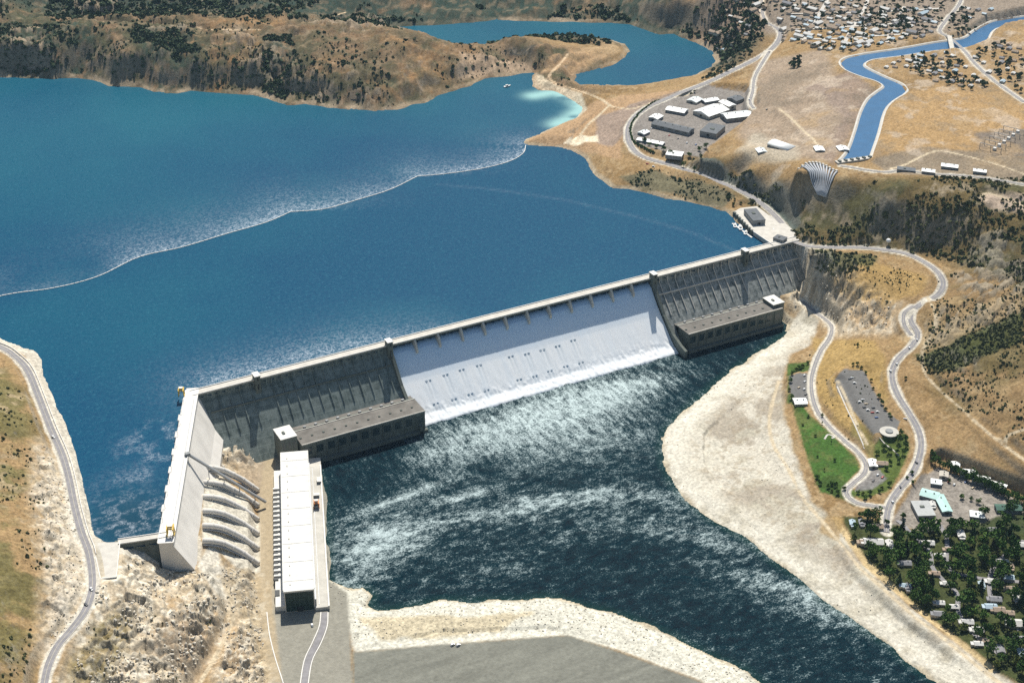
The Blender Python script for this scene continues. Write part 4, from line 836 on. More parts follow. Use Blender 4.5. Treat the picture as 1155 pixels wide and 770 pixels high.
for i in range(10):
    x = -190+i*19; lab_ = ORD[i]+' grey transformer from the cube building, on the ledge behind the powerhouse'
    if first: proto_tr.location = (x, -74, -70.0); proto_tr['label'] = lab_; first = False
    else: copy_tree(proto_tr, (x, -74, -70), 0, lab_)
for i in range(9): copy_tree(proto_tr, (540+i*20, -71, -71), 0, ORD[i]+' grey transformer from the training wall, on the ledge behind the right powerhouse')
MB().box(-212, -1, -83, -58, -90, -70.0).build('transformer_ledge', M['roofb'], dam)
MB().box(521, 728, -80, -58, -90, -71.0).build('transformer_ledge', M['roofb'], dam)

# ------------------------------------------------------------------ forebay dam, wing dam, penstocks
FX = np.array([FBD[0], FBD[1], 0]); FN = np.array([FBN[0], FBN[1], 0]); FO = np.array([FB0[0], FB0[1], 0])
fdam = thing('forebay_dam', 'bright concrete forebay dam running toward the viewer from the main dam bend', 'dam', (0, 0, 0))
def fsweep(prof, e0, e1, n=2): return MB().sweep(prof, [(FO+FX*e, FN, (0, 0, 1)) for e in np.linspace(e0, e1, n)])
fsweep([(-9, 0.05), (-9, -125), (46, -125), (46, -63), (34, -49), (11, -8), (9.5, -3), (9.5, 0.05)], -18, FBL).build('wall', M['pale'], fdam)
fsweep([(-10.5, .0), (10.8, .0), (10.8, .75), (-10.5, .75)], -12, FBL+.6).build('roadway', M['paler'], fdam)
for a0, a1 in ((-10.9, -10.1), (10.3, 11.1)): fsweep([(a0, .6), (a1, .6), (a1, 1.9), (a0, 1.9)], -4, FBL+.8).build('parapet', M['paler'], fdam)
fsweep([(5.0, .80), (6.1, .80), (6.1, 1.5), (5.0, 1.5)], 12, FBL-8).build('crane_rail', M['steel'], fdam)
fsweep([(-6.6, .8), (-6.1, .8), (-6.1, 1.05), (-6.6, 1.05)], 12, FBL-8).build('crane_rail', M['steel'], fdam)
for k in range(6):
    e = 60+k*46
    fsweep([(-9.6, 1.4), (-13.5, 1.4), (-13.5, -16), (-9.6, -16)], e, e+16).build('intake_gate_tower', M['pale'], fdam)
gl = lambda x, y: float(gh(np.array([x]), np.array([y]))[0])
for a, y0 in enumerate((527, 544, 560, 576, 592.5, 609.5)):
    c_ = [at(228.5, y0, -43), at(240, y0+.5, -47), at(252, y0+3, -54), at(263, y0+8, -64), at(274, y0+14, -76), at(284, y0+21, -87), at(291, y0+26, -97)]
    mb = MB().tube(spline(c_, 4), 4.1, 14); ps = mb.build('penstock', M['pale'], fdam, True)
    for q in (1, 2, 3, 4, 5):
        MB().tube([c_[q]-(c_[q+1]-c_[q])*.06, c_[q]+(c_[q+1]-c_[q])*.06], 4.7, 14).build('collar', M['pale'], ps)
    base_line = spline(np.array(c_)+np.array([0, 0, -3.8]), 4); ribbon('saddle', base_line, 13, 0, M['pale'], kind=None, parent=ps)
# sloping cableway gallery down the face
g0 = at(212, 512, 2.5); g1 = at(300, 566, -90)
gal = thing('sloping_gallery', 'long thin steel gallery sloping down from forebay dam crest to generating hall', 'gallery', (0, 0, 0))
MB().beam(g0, g1, 3.4, 3.0).build('tube', M['steel'], gal)
for k in (.25, .45, .65, .85):
    p = g0+(g1-g0)*k; MB().beam((p[0], p[1], p[2]-1.4), (p[0], p[1], max(gl(p[0], p[1]), -97)-1), 1.0).build('support', M['steel'], gal)
MB().box(g0[0]-4, g0[0]+3, g0[1]-3, g0[1]+3, .7, 5).build('head_house', M['wallg'], gal)
# wing dam to the left bank
w0 = at(188, 603, 0); w1 = at(133, 611, 0); wd = (w1-w0)/np.linalg.norm(w1-w0); wnrm = np.array([-wd[1], wd[0], 0])
if wnrm[1] > 0: wnrm = -wnrm
wdam = thing('wing_dam', 'short concrete wing dam with pale crest joining the left bank road', 'dam', (0, 0, 0))
MB().sweep([(-4, 0), (-4, -110), (30, -110), (6, -10), (4.5, 0)], [(w0, wnrm, (0, 0, 1)), (w1+wd*4, wnrm, (0, 0, 1))]).build('wall', M['grey'], wdam)
MB().sweep([(-5.4, -.6), (-5.4, .5), (5.4, .5), (5.4, -.6)], [(w0-wd*2, wnrm, (0, 0, 1)), (w1, wnrm, (0, 0, 1))]).build('crest', M['crest'], wdam)
for a0 in (-5.8, 4.9): MB().sweep([(a0, .4), (a0, 1.7), (a0+.9, 1.7), (a0+.9, .4)], [(w0-wd*1, wnrm, (0, 0, 1)), (w1, wnrm, (0, 0, 1))]).build('parapet', M['paler'], wdam)
# walled parking pad beside the shore road
pad = [at(x, y, 0)[:2] for x, y in [(109, 612), (135.5, 611), (131.5, 651), (113.5, 653), (108, 628)]]
pd = thing('walled_terrace', 'walled concrete terrace beside the shore road at the end of the wing dam', 'terrace', (0, 0, 0))
MB().prism(pad, -14, .35).build('deck', M['crest'], pd)
pp = [np.array([*q, .9]) for q in pad]
for i in (1, 2, 3): MB().beam(pp[i], pp[(i+1) % 5], 1.0, 1.5).build('parapet', M['paler'], pd)
MB().prism([at(x, y, 0)[:2] for x, y in [(107.5, 622), (109.5, 620), (112.5, 646), (110.5, 648)]], -.4, .55).build('pit', M['dark'], pd)

# ------------------------------------------------------------------ generating hall of the third plant
a_ = at(320, 667, -62)[:2]; b__ = at(355, 666, -62)[:2]; c__ = at(317, 514, -62)[:2]
AX = (c__-a_)/np.linalg.norm(c__-a_); NX = np.array([AX[1], -AX[0]]); LEN = 331.0; WID = 40.0
ang = math.atan2(AX[1], AX[0])-math.pi/2
hall = thing('generating_hall', 'very long white flat-roofed generating hall beside the river', 'powerhouse', (a_[0], a_[1], -98), ang)
# local frame: x across (toward the river), y along (away from the viewer)
MB().box(0, WID, 0, LEN, -10, 35).build('hall', M['pale'], hall)
MB().box(-.8, WID+.8, -.8, LEN+.8, 34.98, 36.4).build('roof', M['white'], hall)
MB().box(1.2, WID-1.2, -.5, .6, 1, 33).build('end_wall', mat('dark_green_glazing', (.02, .04, .035), .35, .2, .2), hall)
mb = MB()
for k in range(1, 6): mb.box(1.2+k*(WID-2.4)/6-.25, 1.2+k*(WID-2.4)/6+.25, -.9, .0, 1, 33)
mb.box(1.2, WID-1.2, -.9, -.2, 21, 21.7); mb.build('mullions', mat('green_steel', (.06, .10, .08), .5), hall)
MB().box(16, 24, -1.0, .1, 0.5, 9).build('door', M['dark'], hall)
MB().box(-13, -.05, 4, LEN-6, -10, 8.0).build('side_gallery', M['white'], hall)
for k in range(19):
    y = 62+k*11.5
    MB().box(-14.2, -8.5, y-3.1, y+3.1, 1, 9.5).build('bay_opening', M['dark'], hall)
    MB().box(-14.6, -2, y+3.6, y+7.2, 2, 11.0).build('bay_wall', M['white'], hall)
MB().box(-13.6, -7, 26, 38, 2, 9.2).build('side_door', M['dark'], hall)
MB().box(WID+.05, WID+19, -2, LEN+2, -28, 5).build('river_deck', M['deck'], hall)
MB().box(WID+17.2, WID+19.4, -2.5, LEN+2.5, 4.5, 7).build('parapet', M['paler'], hall)
MB().box(WID+.05, WID+2.0, 3, LEN-3, 5, 16).build('lower_roof', M['steel'], hall)
MB().box(WID+5, WID+6, 4, LEN-4, 5, 5.5).build('crane_rail', M['steel'], hall)
MB().box(2, WID+19, LEN+.9, LEN+26, -28, 4).build('end_deck', M['crest'], hall)
for k in range(8): MB().box(-.6, WID+.6, 20+k*41, 20.5+k*41, 36.38, 36.7).build('roof_joint', M['deck'], hall)
for k in range(16): MB().box(8, 9.4, 12+k*20, 15+k*20, 36.3, 37.5).build('roof_vent', M['crest'], hall)
MB().box(-1.2, -.2, 1, LEN-1, 36.3, 37.6).build('roof_kerb', M['white'], hall)
MB().box(WID+.2, WID+1.2, 1, LEN-1, 36.3, 37.6).build('roof_kerb', M['white'], hall)
def loc3(x, y, z): p = a_+NX*x+AX*y; return np.array([p[0], p[1], -98+z])
# draft-tube gate openings on the river side
for k in range(12): MB().box(WID+18.8, WID+19.3, 14+k*26, 26+k*26, -6, 2).build('draft_opening', M['dark'], hall)
# plant clutter between the gallery and the penstocks
for k, (x, y, w, d, h, lab) in enumerate([(45, 222, 7, 9, 5, 'small grey equipment hut on the river deck beside the orange gantry crane'), (46, 250, 8, 6, 4, 'pale equipment hut on the river deck beyond the orange gantry crane'), (52, 285, 6, 12, 4, 'long low pale hut near the far end of the river deck')]):
    p = loc3(x+w/2, y+d/2, 5); o = thing('equipment_hut', lab, 'hut', p, ang); MB().box(-w/2, w/2, -d/2, d/2, 0, h).build('wall', M['wallg'], o); MB().box(-w/2-.4, w/2+.4, -d/2-.4, d/2+.4, h, h+.5).build('roof', M['white'] if k else M['darkroof'], o)

# ------------------------------------------------------------------ gantry cranes
def crane(p, rz, s, m, label):
    o = thing('gantry_crane', label, 'crane', p, rz)
    for sx in (-1, 1):
        for sy in (-1, 1): MB().beam((sx*5*s, sy*5*s, 0), (sx*4.2*s, sy*4*s, 12*s), 1.5*s).build('leg', m, o)
        MB().beam((sx*5*s, -6*s, .9*s), (sx*5*s, 6*s, .9*s), 1.6*s, 1.4*s).build('bogie', m, o)
        MB().beam((sx*4.2*s, -7*s, 12.4*s), (sx*4.2*s, 7*s, 12.4*s), 1.8*s, 2.2*s).build('girder', m, o)
    for sy in (-1, 1): MB().beam((-5*s, sy*4*s, 12.2*s), (5*s, sy*4*s, 12.2*s), 1.4*s, 1.6*s).build('cross_beam', m, o)
    MB().box(-3.2*s, 3.2*s, -2.4*s, 3.4*s, 13.4*s, 16.6*s).build('hoist_house', m, o, bevel=.2); MB().box(-3.5*s, 3.5*s, -2.7*s, 3.7*s, 16.5*s, 17*s).build('roof', M['paler'], o)
    cb = MB().box(3.4*s, 6.2*s, -6*s, -3.4*s, 8.5*s, 11.2*s).build('cab', m, o); MB().box(3.5*s, 6.3*s, -6.1*s, -5.6*s, 9.4*s, 10.8*s).build('window', M['glass'], cb)
    MB().tube([(0, 0, 13.4*s), (0, 0, 5*s)], .25*s, 6).build('hoist_cable', M['dark'], o)
    return o
fa = math.atan2(FBD[1], FBD[0])-math.pi/2
p = at(205, 446, 0); crane((p[0], p[1], .8), fa, .85, M['yellow'], 'yellow gantry crane at the bend of the dam crest')
p = at(193, 603, 0); crane((p[0], p[1], .8), fa, .95, M['yellow'], 'yellow and white gantry crane at the near end of the forebay dam')
p = loc3(WID+9, 226, 5); crane(p, ang, .75, M['orange'], 'small orange gantry crane on the deck between white hall and river')
# lamp posts along the forebay crest
lp = thing('lamp_post', 'lamp post on the forebay dam crest', 'lamp post', (0, 0, 0), 0, 'lamp posts along the forebay dam crest')
MB().tube([(0, 0, 0), (0, 0, 7)], [.30, .18], 6).build('post', M['steel'], lp); MB().beam((0, 0, 7), (1.8, 0, 7.3), .35).build('arm', M['steel'], lp); MB().box(1.2, 2.4, -.4, .4, 7.1, 7.5).build('lamp', M['steel'], lp); reg(lp)
for k in range(11):
    q = FO+FX*(28+k*30)-FN*8.5; 
    lab_ = ORD[k]+' lamp post from the dam bend on the forebay dam crest'
    if k == 0: lp.location = (q[0], q[1], .75); lp.rotation_euler = (0, 0, fa); lp['label'] = lab_
    else: copy_tree(lp, (q[0], q[1], .75), fa, lab_)

# ------------------------------------------------------------------ canal lining, headworks, bridge, discharge pipes
def lining(name, pts, side):
    p = np.c_[pts, np.full(len(pts), CANAL+2.6)]; p = spline(p, 3)
    mb = MB(); d = np.gradient(p[:, :2], axis=0); d /= np.linalg.norm(d, axis=1)[:, None]; nn = np.c_[-d[:, 1], d[:, 0]]*side; V = []
    for q, k in zip(p, nn): V += [(q[0]-k[0]*3.5, q[1]-k[1]*3.5, CANAL-1.5), (q[0]+k[0]*1.5, q[1]+k[1]*1.5, CANAL+2.6), (q[0]+k[0]*5, q[1]+k[1]*5, CANAL+2.75), (q[0]+k[0]*5.6, q[1]+k[1]*5.6, CANAL-3)]
    mb.add(V, [(4*i+j, 4*i+4+j, 4*i+5+j, 4*i+1+j) for i in range(len(p)-1) for j in range(3)])
    return mb.build(name, M['crest'], kind='structure')
lining('canal_lining', CL, 1); lining('canal_lining', CR, -1)
def T(o, mb): return MB().add([(v[0]-o.location[0], v[1]-o.location[1], v[2]-o.location[2]) for v in mb.v], mb.f)
h0, h1 = at(943, 185, CANAL), at(984, 179, CANAL)
hw = thing('canal_headworks', 'pale concrete headworks across the lower end of the blue canal', 'headworks', (*((h0+h1)/2)[:2], CANAL-4))
T(hw, MB().beam((h0[0], h0[1], CANAL+.5), (h1[0], h1[1], CANAL+.5), 12, 8)).build('wall', M['crest'], hw)
for k in range(6):
    p = h0+(h1-h0)*(k+.5)/6; T(hw, MB().box(p[0]-2.5, p[0]+2.5, p[1]-4, p[1]+3, CANAL+4.4, CANAL+7)).build('gate_hoist', M['grey'], hw)
q0, q1 = at(1075, 61, 93.5), at(1071, 42, 93.5)
br = thing('road_bridge', 'road bridge crossing the blue canal beside the tree-shaded houses', 'bridge', (*((q0+q1)/2)[:2], 86))
ex = (q1-q0)/np.linalg.norm(q1-q0)
T(br, MB().beam(q0-ex*14, q1+ex*10, 11, 1.8)).build('deck', M['crest'], br)
pr_ = np.array([-ex[1], ex[0], 0])
for s_ in (-1, 1): T(br, MB().beam(q0-ex*14+pr_*s_*5.4+np.array([0, 0, 1.4]), q1+ex*10+pr_*s_*5.4+np.array([0, 0, 1.4]), .5, 1.2)).build('railing', M['steel'], br)
for k in (.3, .7): p = q0+(q1-q0)*k; T(br, MB().beam((p[0]-pr_[0]*4, p[1]-pr_[1]*4, 88), (p[0]+pr_[0]*4, p[1]+pr_[1]*4, 88), 1.6, 9)).build('pier', M['crest'], br)
M['pipe'] = mat('painted_pipe', (.44, .46, .49), .6, .08, .2)
top_px = [(901.5+k*(944-901.5)/11, 193-6.5*math.sin(math.pi*min(k/11*1.05, 1))**.9) for k in range(12)]
bot_px = [(922.5+k*.78, 221.5+k*.25) for k in range(12)]
for k in range(12):
    a = lay(*top_px[k]); b_ = lay(*bot_px[k]); a[2] = gl(a[0], a[1])+2.4; pts = []
    for u in np.linspace(0, 1, 9):
        q = a+(b_-a)*u; pts.append((q[0], q[1], max(gl(q[0], q[1])+2.2, a[2]+(b_[2]-a[2])*u)))
    o = thing('discharge_pipe', ORD[k]+' white discharge pipe from the town side, in the fan of twelve below the canal', 'pipe', a, 0, 'twelve discharge pipes up the slope')
    T(o, MB().tube(pts, [1.9]*5+[1.2]*4, 8)).build('pipe', M['pipe'], o, True)
    T(o, MB().box(a[0]-1.9, a[0]+1.9, a[1]-1, a[1]+4, a[2]-3.5, a[2]+2.8)).build('outlet_block', M['crest'], o)

# ------------------------------------------------------------------ buildings placed from surveyed roof corners
def rect(quad, z):
    p = np.array([at(x, y, z)[:2] for x, y in quad]); c = p.mean(0); e1 = (p[1]-p[0]+p[2]-p[3])/2; e2 = (p[3]-p[0]+p[2]-p[1])/2
    L1, L2 = np.linalg.norm(e1), np.linalg.norm(e2); a1 = math.atan2(e1[1], e1[0]); a2 = math.atan2(e2[1], e2[0])-math.pi/2
    while a2-a1 > math.pi/2: a2 -= math.pi
    while a2-a1 < -math.pi/2: a2 += math.pi
    L2 = abs(e1[0]*e2[1]-e1[1]*e2[0])/max(L1, 1e-6); 
    if L2 > L1: return c, L2, L1, a1+math.pi/2
    return c, L1, L2, a1
def building(name, label, quad, z, h, kind, wm, rm, cat='building', group=None, win=5, rise=.13):
    c, w, d, a = rect(quad, z+h); g = min(gl(c[0], c[1]), z+2); o = thing(name, label, cat, (c[0], c[1], z), a, group); w /= 2; d /= 2
    MB().box(-w, w, -d, d, -4, h).build('wall', wm, o)
    if kind == 'flat':
        MB().box(-w-.5, w+.5, -d-.5, d+.5, h-.02, h+.9).build('roof', rm, o)
        MB().box(-w*.3, -w*.05, -d*.3, d*.2, h+.8, h+2.2).build('roof_unit', M['grey'], o)
    elif kind == 'gable':
        r = d*2*rise; MB().add([(-w-.8, -d-.8, h-.1), (w+.8, -d-.8, h-.1), (w+.8, d+.8, h-.1), (-w-.8, d+.8, h-.1), (-w-.8, 0, h+r), (w+.8, 0, h+r)], [(0, 1, 5, 4), (2, 3, 4, 5), (0, 4, 3), (1, 2, 5), (0, 3, 2, 1)]).build('roof', rm, o)
        for k in range(max(2, int(w/8))): x = -w+2*w*(k+.5)/max(2, int(w/8)); MB().box(x-1, x+1, -.8, .8, h+r-.5, h+r+1).build('ridge_vent', M['grey'], o)
    else:      # barrel vault
        n_ = 10; V = []; r = d*.42
        for x in (-w-.5, w+.5): V += [(x, -d*math.cos(math.pi*k/n_)*1.02, h-.2+r*math.sin(math.pi*k/n_)) for k in range(n_+1)]
        MB().add(V, [(k, k+1, n_+2+k, n_+1+k) for k in range(n_)]+[tuple(range(n_+1)), tuple(range(n_+1, 2*n_+2))]+[(0, n_+1, 2*n_+1, n_)]).build('roof', rm, o, True)
    for k in range(win):
        x = -w+2*w*(k+.5)/win
        for s_ in (-1, 1):
            if h > 3.5: MB().box(x-w/win*.5, x+w/win*.5, s_*d-.15, s_*d+.15, h*.42, h*.75).build('window', M['glass'], o)
    for s_ in (-1, 1): MB().box(s_*w-.15, s_*w+.15, -min(d*.4, 3), min(d*.4, 3), 0, h*.62).build('door', M['dark'], o)
    return o
G1 = 'workshops in the fenced works yard'
building('workshop', 'largest white-roofed workshop in the lakeside works yard', [(785.6, 126.8), (803.8, 132.8), (818.5, 122.4), (801, 115.5)], 24.5, 6.5, 'gable', M['wall'], M['tinw'], group=G1)
building('workshop', 'small white-roofed annex at the far corner of the largest workshop', [(811.6, 114.6), (823.7, 121.6), (829, 117), (817.8, 113)], 25.5, 7, 'gable', M['wall'], M['tinw'], group=G1)
building('workshop', 'long pale metal-roofed shed at the town edge of the works yard', [(819.4, 132.8), (826, 139.5), (848.8, 124.2), (840.2, 119)], 26.5, 6, 'gable', M['wallg'], M['tin'], group=G1)
building('warehouse', 'dark grey flat-roofed warehouse at the inland corner of the works yard', [(790, 148.4), (809, 151.5), (817, 142.3), (799.5, 138.5)], 24.5, 9, 'flat', M['wallg'], M['darkroof'], group=G1)
building('warehouse', 'long narrow grey-roofed store across the middle of the works yard', [(735.4, 139.5), (777.8, 150), (782, 144.5), (740.6, 135.5)], 23.5, 8, 'gable', M['wallg'], M['darkroof'], group=G1)
building('workshop', 'white oblong shed near the lakeside fence of the works yard', [(752, 123.6), (772.6, 128), (775.5, 122.8), (754, 119.6)], 23.5, 6, 'gable', M['wallg'], M['tinw'], group=G1)
building('workshop', 'small square white shed beside the yard bend near the lake', [(732.8, 132.4), (742.3, 135), (747.5, 130.4), (737, 128.1)], 23.5, 6, 'gable', M['wallg'], M['tinw'], group=G1)
building('shed', 'tiny pale shed at the sharp bend of the upper road', [(720.7, 149.5), (727.6, 152.2), (732, 147.7), (724.2, 146)], 23.0, 5, 'gable', M['wallg'], M['tin'], group=G1)
building('shed', 'long low white shed parallel to the road bend', [(718, 157.5), (748, 163.5), (749.3, 160.2), (721, 155)], 23.0, 4, 'gable', M['wallg'], M['tinw'], group=G1)
building('shed', 'white-roofed shed by the trees at the near corner of the works yard', [(749, 174.8), (769, 176.6), (771, 172), (755, 169.6)], 23.0, 4.5, 'flat', M['wallg'], M['tinw'], group=G1)
building('shed', 'slim pale shed at the far side of the works yard', [(793, 113.6), (798, 117), (809, 111), (804, 108.4)], 23.5, 5, 'gable', M['wallg'], M['tinw'], group=G1)
building('shed', 'low grey-roofed shed next to the pale yard road junction', [(822, 111), (832, 115), (838, 110), (827, 107)], 25.5, 5, 'gable', M['wallg'], M['darkroof'], group=G1)
building('shed', 'cream shed among stacks in the far corner of the works yard', [(775, 113), (786, 116), (792, 111.5), (781, 109)], 23.5, 4.5, 'gable', M['wall'], M['tin'], group=G1)
building('quonset_hut', 'lone white barrel-roofed hall on bare ground between yard and canal', [(866, 163), (889, 171), (898, 166), (875, 158.5)], 62, 4, 'vault', M['wallg'], M['tinw'])
building('pump_house', 'dark-roofed pumping plant building on the lakeside platform', [(840, 237), (850, 250), (863, 247.5), (852, 234.5)], -1, 11, 'flat', M['wallg'], M['darkroof'])
building('gate_house', 'small dark building at the end of the dam crest platform', [(873, 268.5), (884, 272), (887, 267.5), (876, 264.5)], -.5, 6, 'flat', M['wallg'], M['darkroof'])
building('depot', 'near wing of the teal-roofed depot beside the town trees', [(1040.5, 550), (1038, 557), (1056, 564), (1060, 555.5)], -83, 5, 'gable', M['wallg'], M['teal'], group='maintenance depot buildings')
building('depot', 'long teal-roofed depot wing pointing to the town trees', [(1054, 559), (1064, 578), (1073.5, 575), (1063.5, 556)], -83, 5, 'gable', M['wallg'], M['teal'], group='maintenance depot buildings')
building('depot', 'grey flat-roofed depot between teal roofs and crossroads', [(1028, 566), (1036, 583), (1055, 580), (1046, 564)], -83, 6, 'flat', M['wallg'], mat('light_grey_roof', (.42, .43, .42), .8, .1, .2), group='maintenance depot buildings')
sheds = [([(1072, 521), (1072, 526), (1082, 527), (1083, 521)], 'smallest white shed at the upper end of the shed row'), ([(1082, 528), (1084, 533.5), (1100, 536), (1100, 530)], 'curved white shed second in the row below the dark trees'), ([(1098, 533), (1097, 539), (1115, 546), (1117, 539.5)], 'long white shed third in the row below the dark trees'), ([(1117, 540.5), (1114, 546.5), (1133, 553), (1136, 547)], 'long white shed at the lower end of the shed row')]
for q, lab in sheds: building('shed', lab, q, -82, 5, 'vault' if 'curved' in lab else 'gable', M['wallg'], M['tinw'], group='white sheds below the dark tree row', win=4)
building('store', 'dark green roofed store beyond the depot yard', [(1122, 568), (1124, 574), (1154, 576), (1150, 569)], -83, 5, 'gable', M['wallg'], mat('dark_green_roof', (.05, .12, .09), .7, .1, .2))
building('store', 'small blue-grey store between depot and town trees', [(1094, 576), (1094, 583), (1111, 584), (1110, 577)], -83, 4, 'flat', M['wallg'], M['tin'])
building('house', 'white house beside the small parking lot below the lawn road', [(979, 517), (981, 525), (990, 526), (988, 518)], -80, 4, 'gable', M['wall'], M['tinw'], cat='house')
building('rest_pavilion', 'white-roofed pavilion between riverside car park and lawn', [(894, 449), (897, 455.5), (911, 455), (908, 448.5)], -83, 4, 'gable', M['wall'], M['tinw'], cat='pavilion')
building('garage', 'pale garage at the upper end of the depot yard', [(1050, 540), (1050, 545), (1062, 547), (1062, 541)], -83, 4, 'flat', M['wallg'], M['tin'])
building('garage', 'tan garage between curved track and white shed row', [(1060, 531), (1060, 536), (1069, 538), (1070, 532)], -82, 4, 'gable', M['wall'], M['wall'])
for q, lab, z_, rm in [([(1012, 188), (1012, 191.5), (1032, 193.5), (1033, 190)], 'long low grey building first along the plant road right of the canal headworks', 90, 'darkroof'), ([(1040, 190), (1040, 193), (1054, 194.5), (1055, 191)], 'short pale building second along the plant road', 91, 'tinw'), ([(1062, 184), (1062, 187.5), (1080, 189), (1081, 185.5)], 'pale shed set back above the plant road', 92, 'tin'), ([(1098, 190), (1098, 193), (1112, 194.5), (1113, 191.5)], 'small white shed at the far end of the plant road', 93, 'tinw'),
    ([(944, 166), (948, 171), (957, 168), (953, 163.5)][::-1], 'white hut on the bank beside the lower canal', 86, 'tinw'), ([(918, 166), (921, 171), (930, 169), (927, 164)], 'small pale hut between barrel-roofed hall and canal', 80, 'tinw'), ([(852, 168), (856, 172.5), (866, 171), (862, 166.5)], 'small hut on pale ground near the barrel-roofed hall', 56, 'tin')]:
    building('plant_building', lab, q, z_, 4.5, 'flat' if 'grey' in lab else 'gable', M['wallg'], M[rm], group='small buildings round the lower canal', win=3)
sp0 = lay(1130, 160); ss_ = thing('substation', 'steel substation frames on dark gravel beyond the dry field', 'substation', (sp0[0], sp0[1], gl(*sp0[:2])), .4)
for k in range(6):
    x = -60+k*24
    for y in (-22, 0, 22): MB().beam((x, y, -1), (x, y, 11), .9).build('mast', M['steel'], ss_)
    MB().beam((x, -22, 11), (x, 22, 11), .9).build('cross_beam', M['steel'], ss_); MB().box(x+7, x+13, -8, -2, -1, 4.5).build('transformer', M['paler'], ss_)
# round visitor centre
c_ = at(1003, 486, -62); vc = thing('visitor_centre', 'round glass-walled visitor centre at the end of the hill car park', 'building', (c_[0], c_[1], -72))
def disc(r, z0, z1, n=36, ox=0, oy=0): return MB().prism([(ox+r*math.cos(2*math.pi*k/n), oy+r*math.sin(2*math.pi*k/n)) for k in range(n)], z0, z1)
disc(13, -8, 8).build('wall', M['glass'], vc, True); disc(15, 8, 9.4).build('roof', M['deck'], vc); disc(6, 9.3, 11).build('roof_drum', M['wallg'], vc); disc(14.6, 2.5, 3.3).build('balcony', M['crest'], vc)
# lakeside platform by the pump house
pl = [at(x, y, 0)[:2] for x, y in [(828, 239), (835, 235), (862, 232), (897, 262), (893, 272), (872, 277), (850, 262)]]
pf = thing('lakeside_platform', 'pale concrete platform with lake wall beside the right end of the dam', 'platform', (*np.mean(pl, 0), 0))
T(pf, MB().prism(pl, -40, .75)).build('deck', M['crest'], pf)
for a, b_ in ((5, 6), (6, 0)):
    T(pf, MB().beam((*pl[a], 1.3), (*pl[b_], 1.3), 1.2, 1.4)).build('parapet', M['paler'], pf)
for k in range(8):
    q = pl[6]+(pl[0]-pl[6])*(k+.5)/8; T(pf, MB().box(q[0]-4, q[0]+1, q[1]-3, q[1]+3, -20, 2.5)).build('intake_pier', M['grey'], pf)
# water tank
tk_p = lay(1001.5, 276); tk = thing('water_tank', 'small white tank on legs above the bend of the crest road', 'tank', (tk_p[0], tk_p[1], gl(*tk_p[:2])))
sp_ = MB(); n_ = 10
prof = [(.1, 12), (3, 11.5), (4.6, 9.5), (4.6, 7.2), (3, 5.4), (.1, 4.8)]
sp_.add([(r*math.cos(2*math.pi*k/n_), r*math.sin(2*math.pi*k/n_), z) for r, z in prof for k in range(n_)], [(i*n_+k, i*n_+(k+1)%n_, (i+1)*n_+(k+1)%n_, (i+1)*n_+k) for i in range(5) for k in range(n_)]); sp_.build('tank', M['tinw'], tk, True)
for k in range(4): a = math.pi*(k+.5)/2; MB().beam((4*math.cos(a), 4*math.sin(a), -2), (3.4*math.cos(a), 3.4*math.sin(a), 7), .5).build('leg', M['steel'], tk)

# ------------------------------------------------------------------ floating log booms and boats
ml_ = mat('weathered_logs', (.74, .72, .68), .8, .1, .5)
for bl, lab in zip(BOOM, ('long white log boom arc reaching the left edge of the lake', 'middle white log boom arc across the lake', 'white log boom arc ending at the point of land')):
    dd = np.r_[0, np.cumsum(np.linalg.norm(np.diff(bl[:, :2], axis=0), axis=1))]; n_ = int(dd[-1]/9); tt = np.linspace(0, dd[-1], n_+1)
    bx = np.interp(tt, dd, bl[:, 0]); by = np.interp(tt, dd, bl[:, 1]); mb = MB()
    for k in range(n_):
        if bx[k] > -1700: mb.beam((bx[k]+.3, by[k]+.3, LAKE+.45), (bx[k]+(bx[k+1]-bx[k])*.93, by[k]+(by[k+1]-by[k])*.93, LAKE+.45), 1.5, 1.1)
    o = mb.build('log_boom', ml_, label=lab, cat='log boom', group='log booms across the lake')
def boat(p, rz, label, s=1.0):
    o = thing('boat', label, 'boat', p, rz, 'boats on the lake')
    st = [(-6, 1.7), (-2, 2.1), (2, 2.0), (5, 1.1), (7, .15)]
    V = [(x*s, w*s*k, z*s) for x, w in st for k, z in ((-1, 1.4), (-.6, -.4), (.6, -.4), (1, 1.4))]
    MB().add(V, [(4*i+j, 4*i+(j+1)%4, 4*i+4+(j+1)%4, 4*i+4+j) for i in range(4) for j in range(4)]+[(0, 3, 2, 1), (16, 17, 18, 19)]).build('hull', M['tinw'], o)
    cb = MB().box(-3*s, 1.5*s, -1.3*s, 1.3*s, 1.3*s, 3.0*s).build('cabin', M['white'], o, bevel=.15); MB().box(-2.8*s, 1.7*s, -1.35*s, 1.35*s, 2.0*s, 2.6*s).build('window', M['glass'], cb)
    return o
for (x, y, rz, lab, s) in [(829, 255, .9, 'white boat furthest from the dam in the group by the platform', 1.5), (835, 257.5, 1.0, 'long white boat in the middle of the group by the platform', 1.9), (841, 263, .8, 'white boat nearest the dam crest by the platform', 1.5), (572, 98, .2, 'lone white boat in the bay below the peninsula', 1.6)]:
    p = at(x, y, LAKE); boat((p[0], p[1], LAKE+.3), rz, lab, s)
d0, d1 = at(827, 252, LAKE), at(849, 268, LAKE); dk = thing('floating_dock', 'narrow floating dock alongside the lakeside platform', 'dock', (*d0[:2], LAKE))
T(dk, MB().beam((d0[0]-2, d0[1], LAKE+.5), (d1[0]-2, d1[1], LAKE+.5), 3.5, 1)).build('deck', M['paler'], dk)
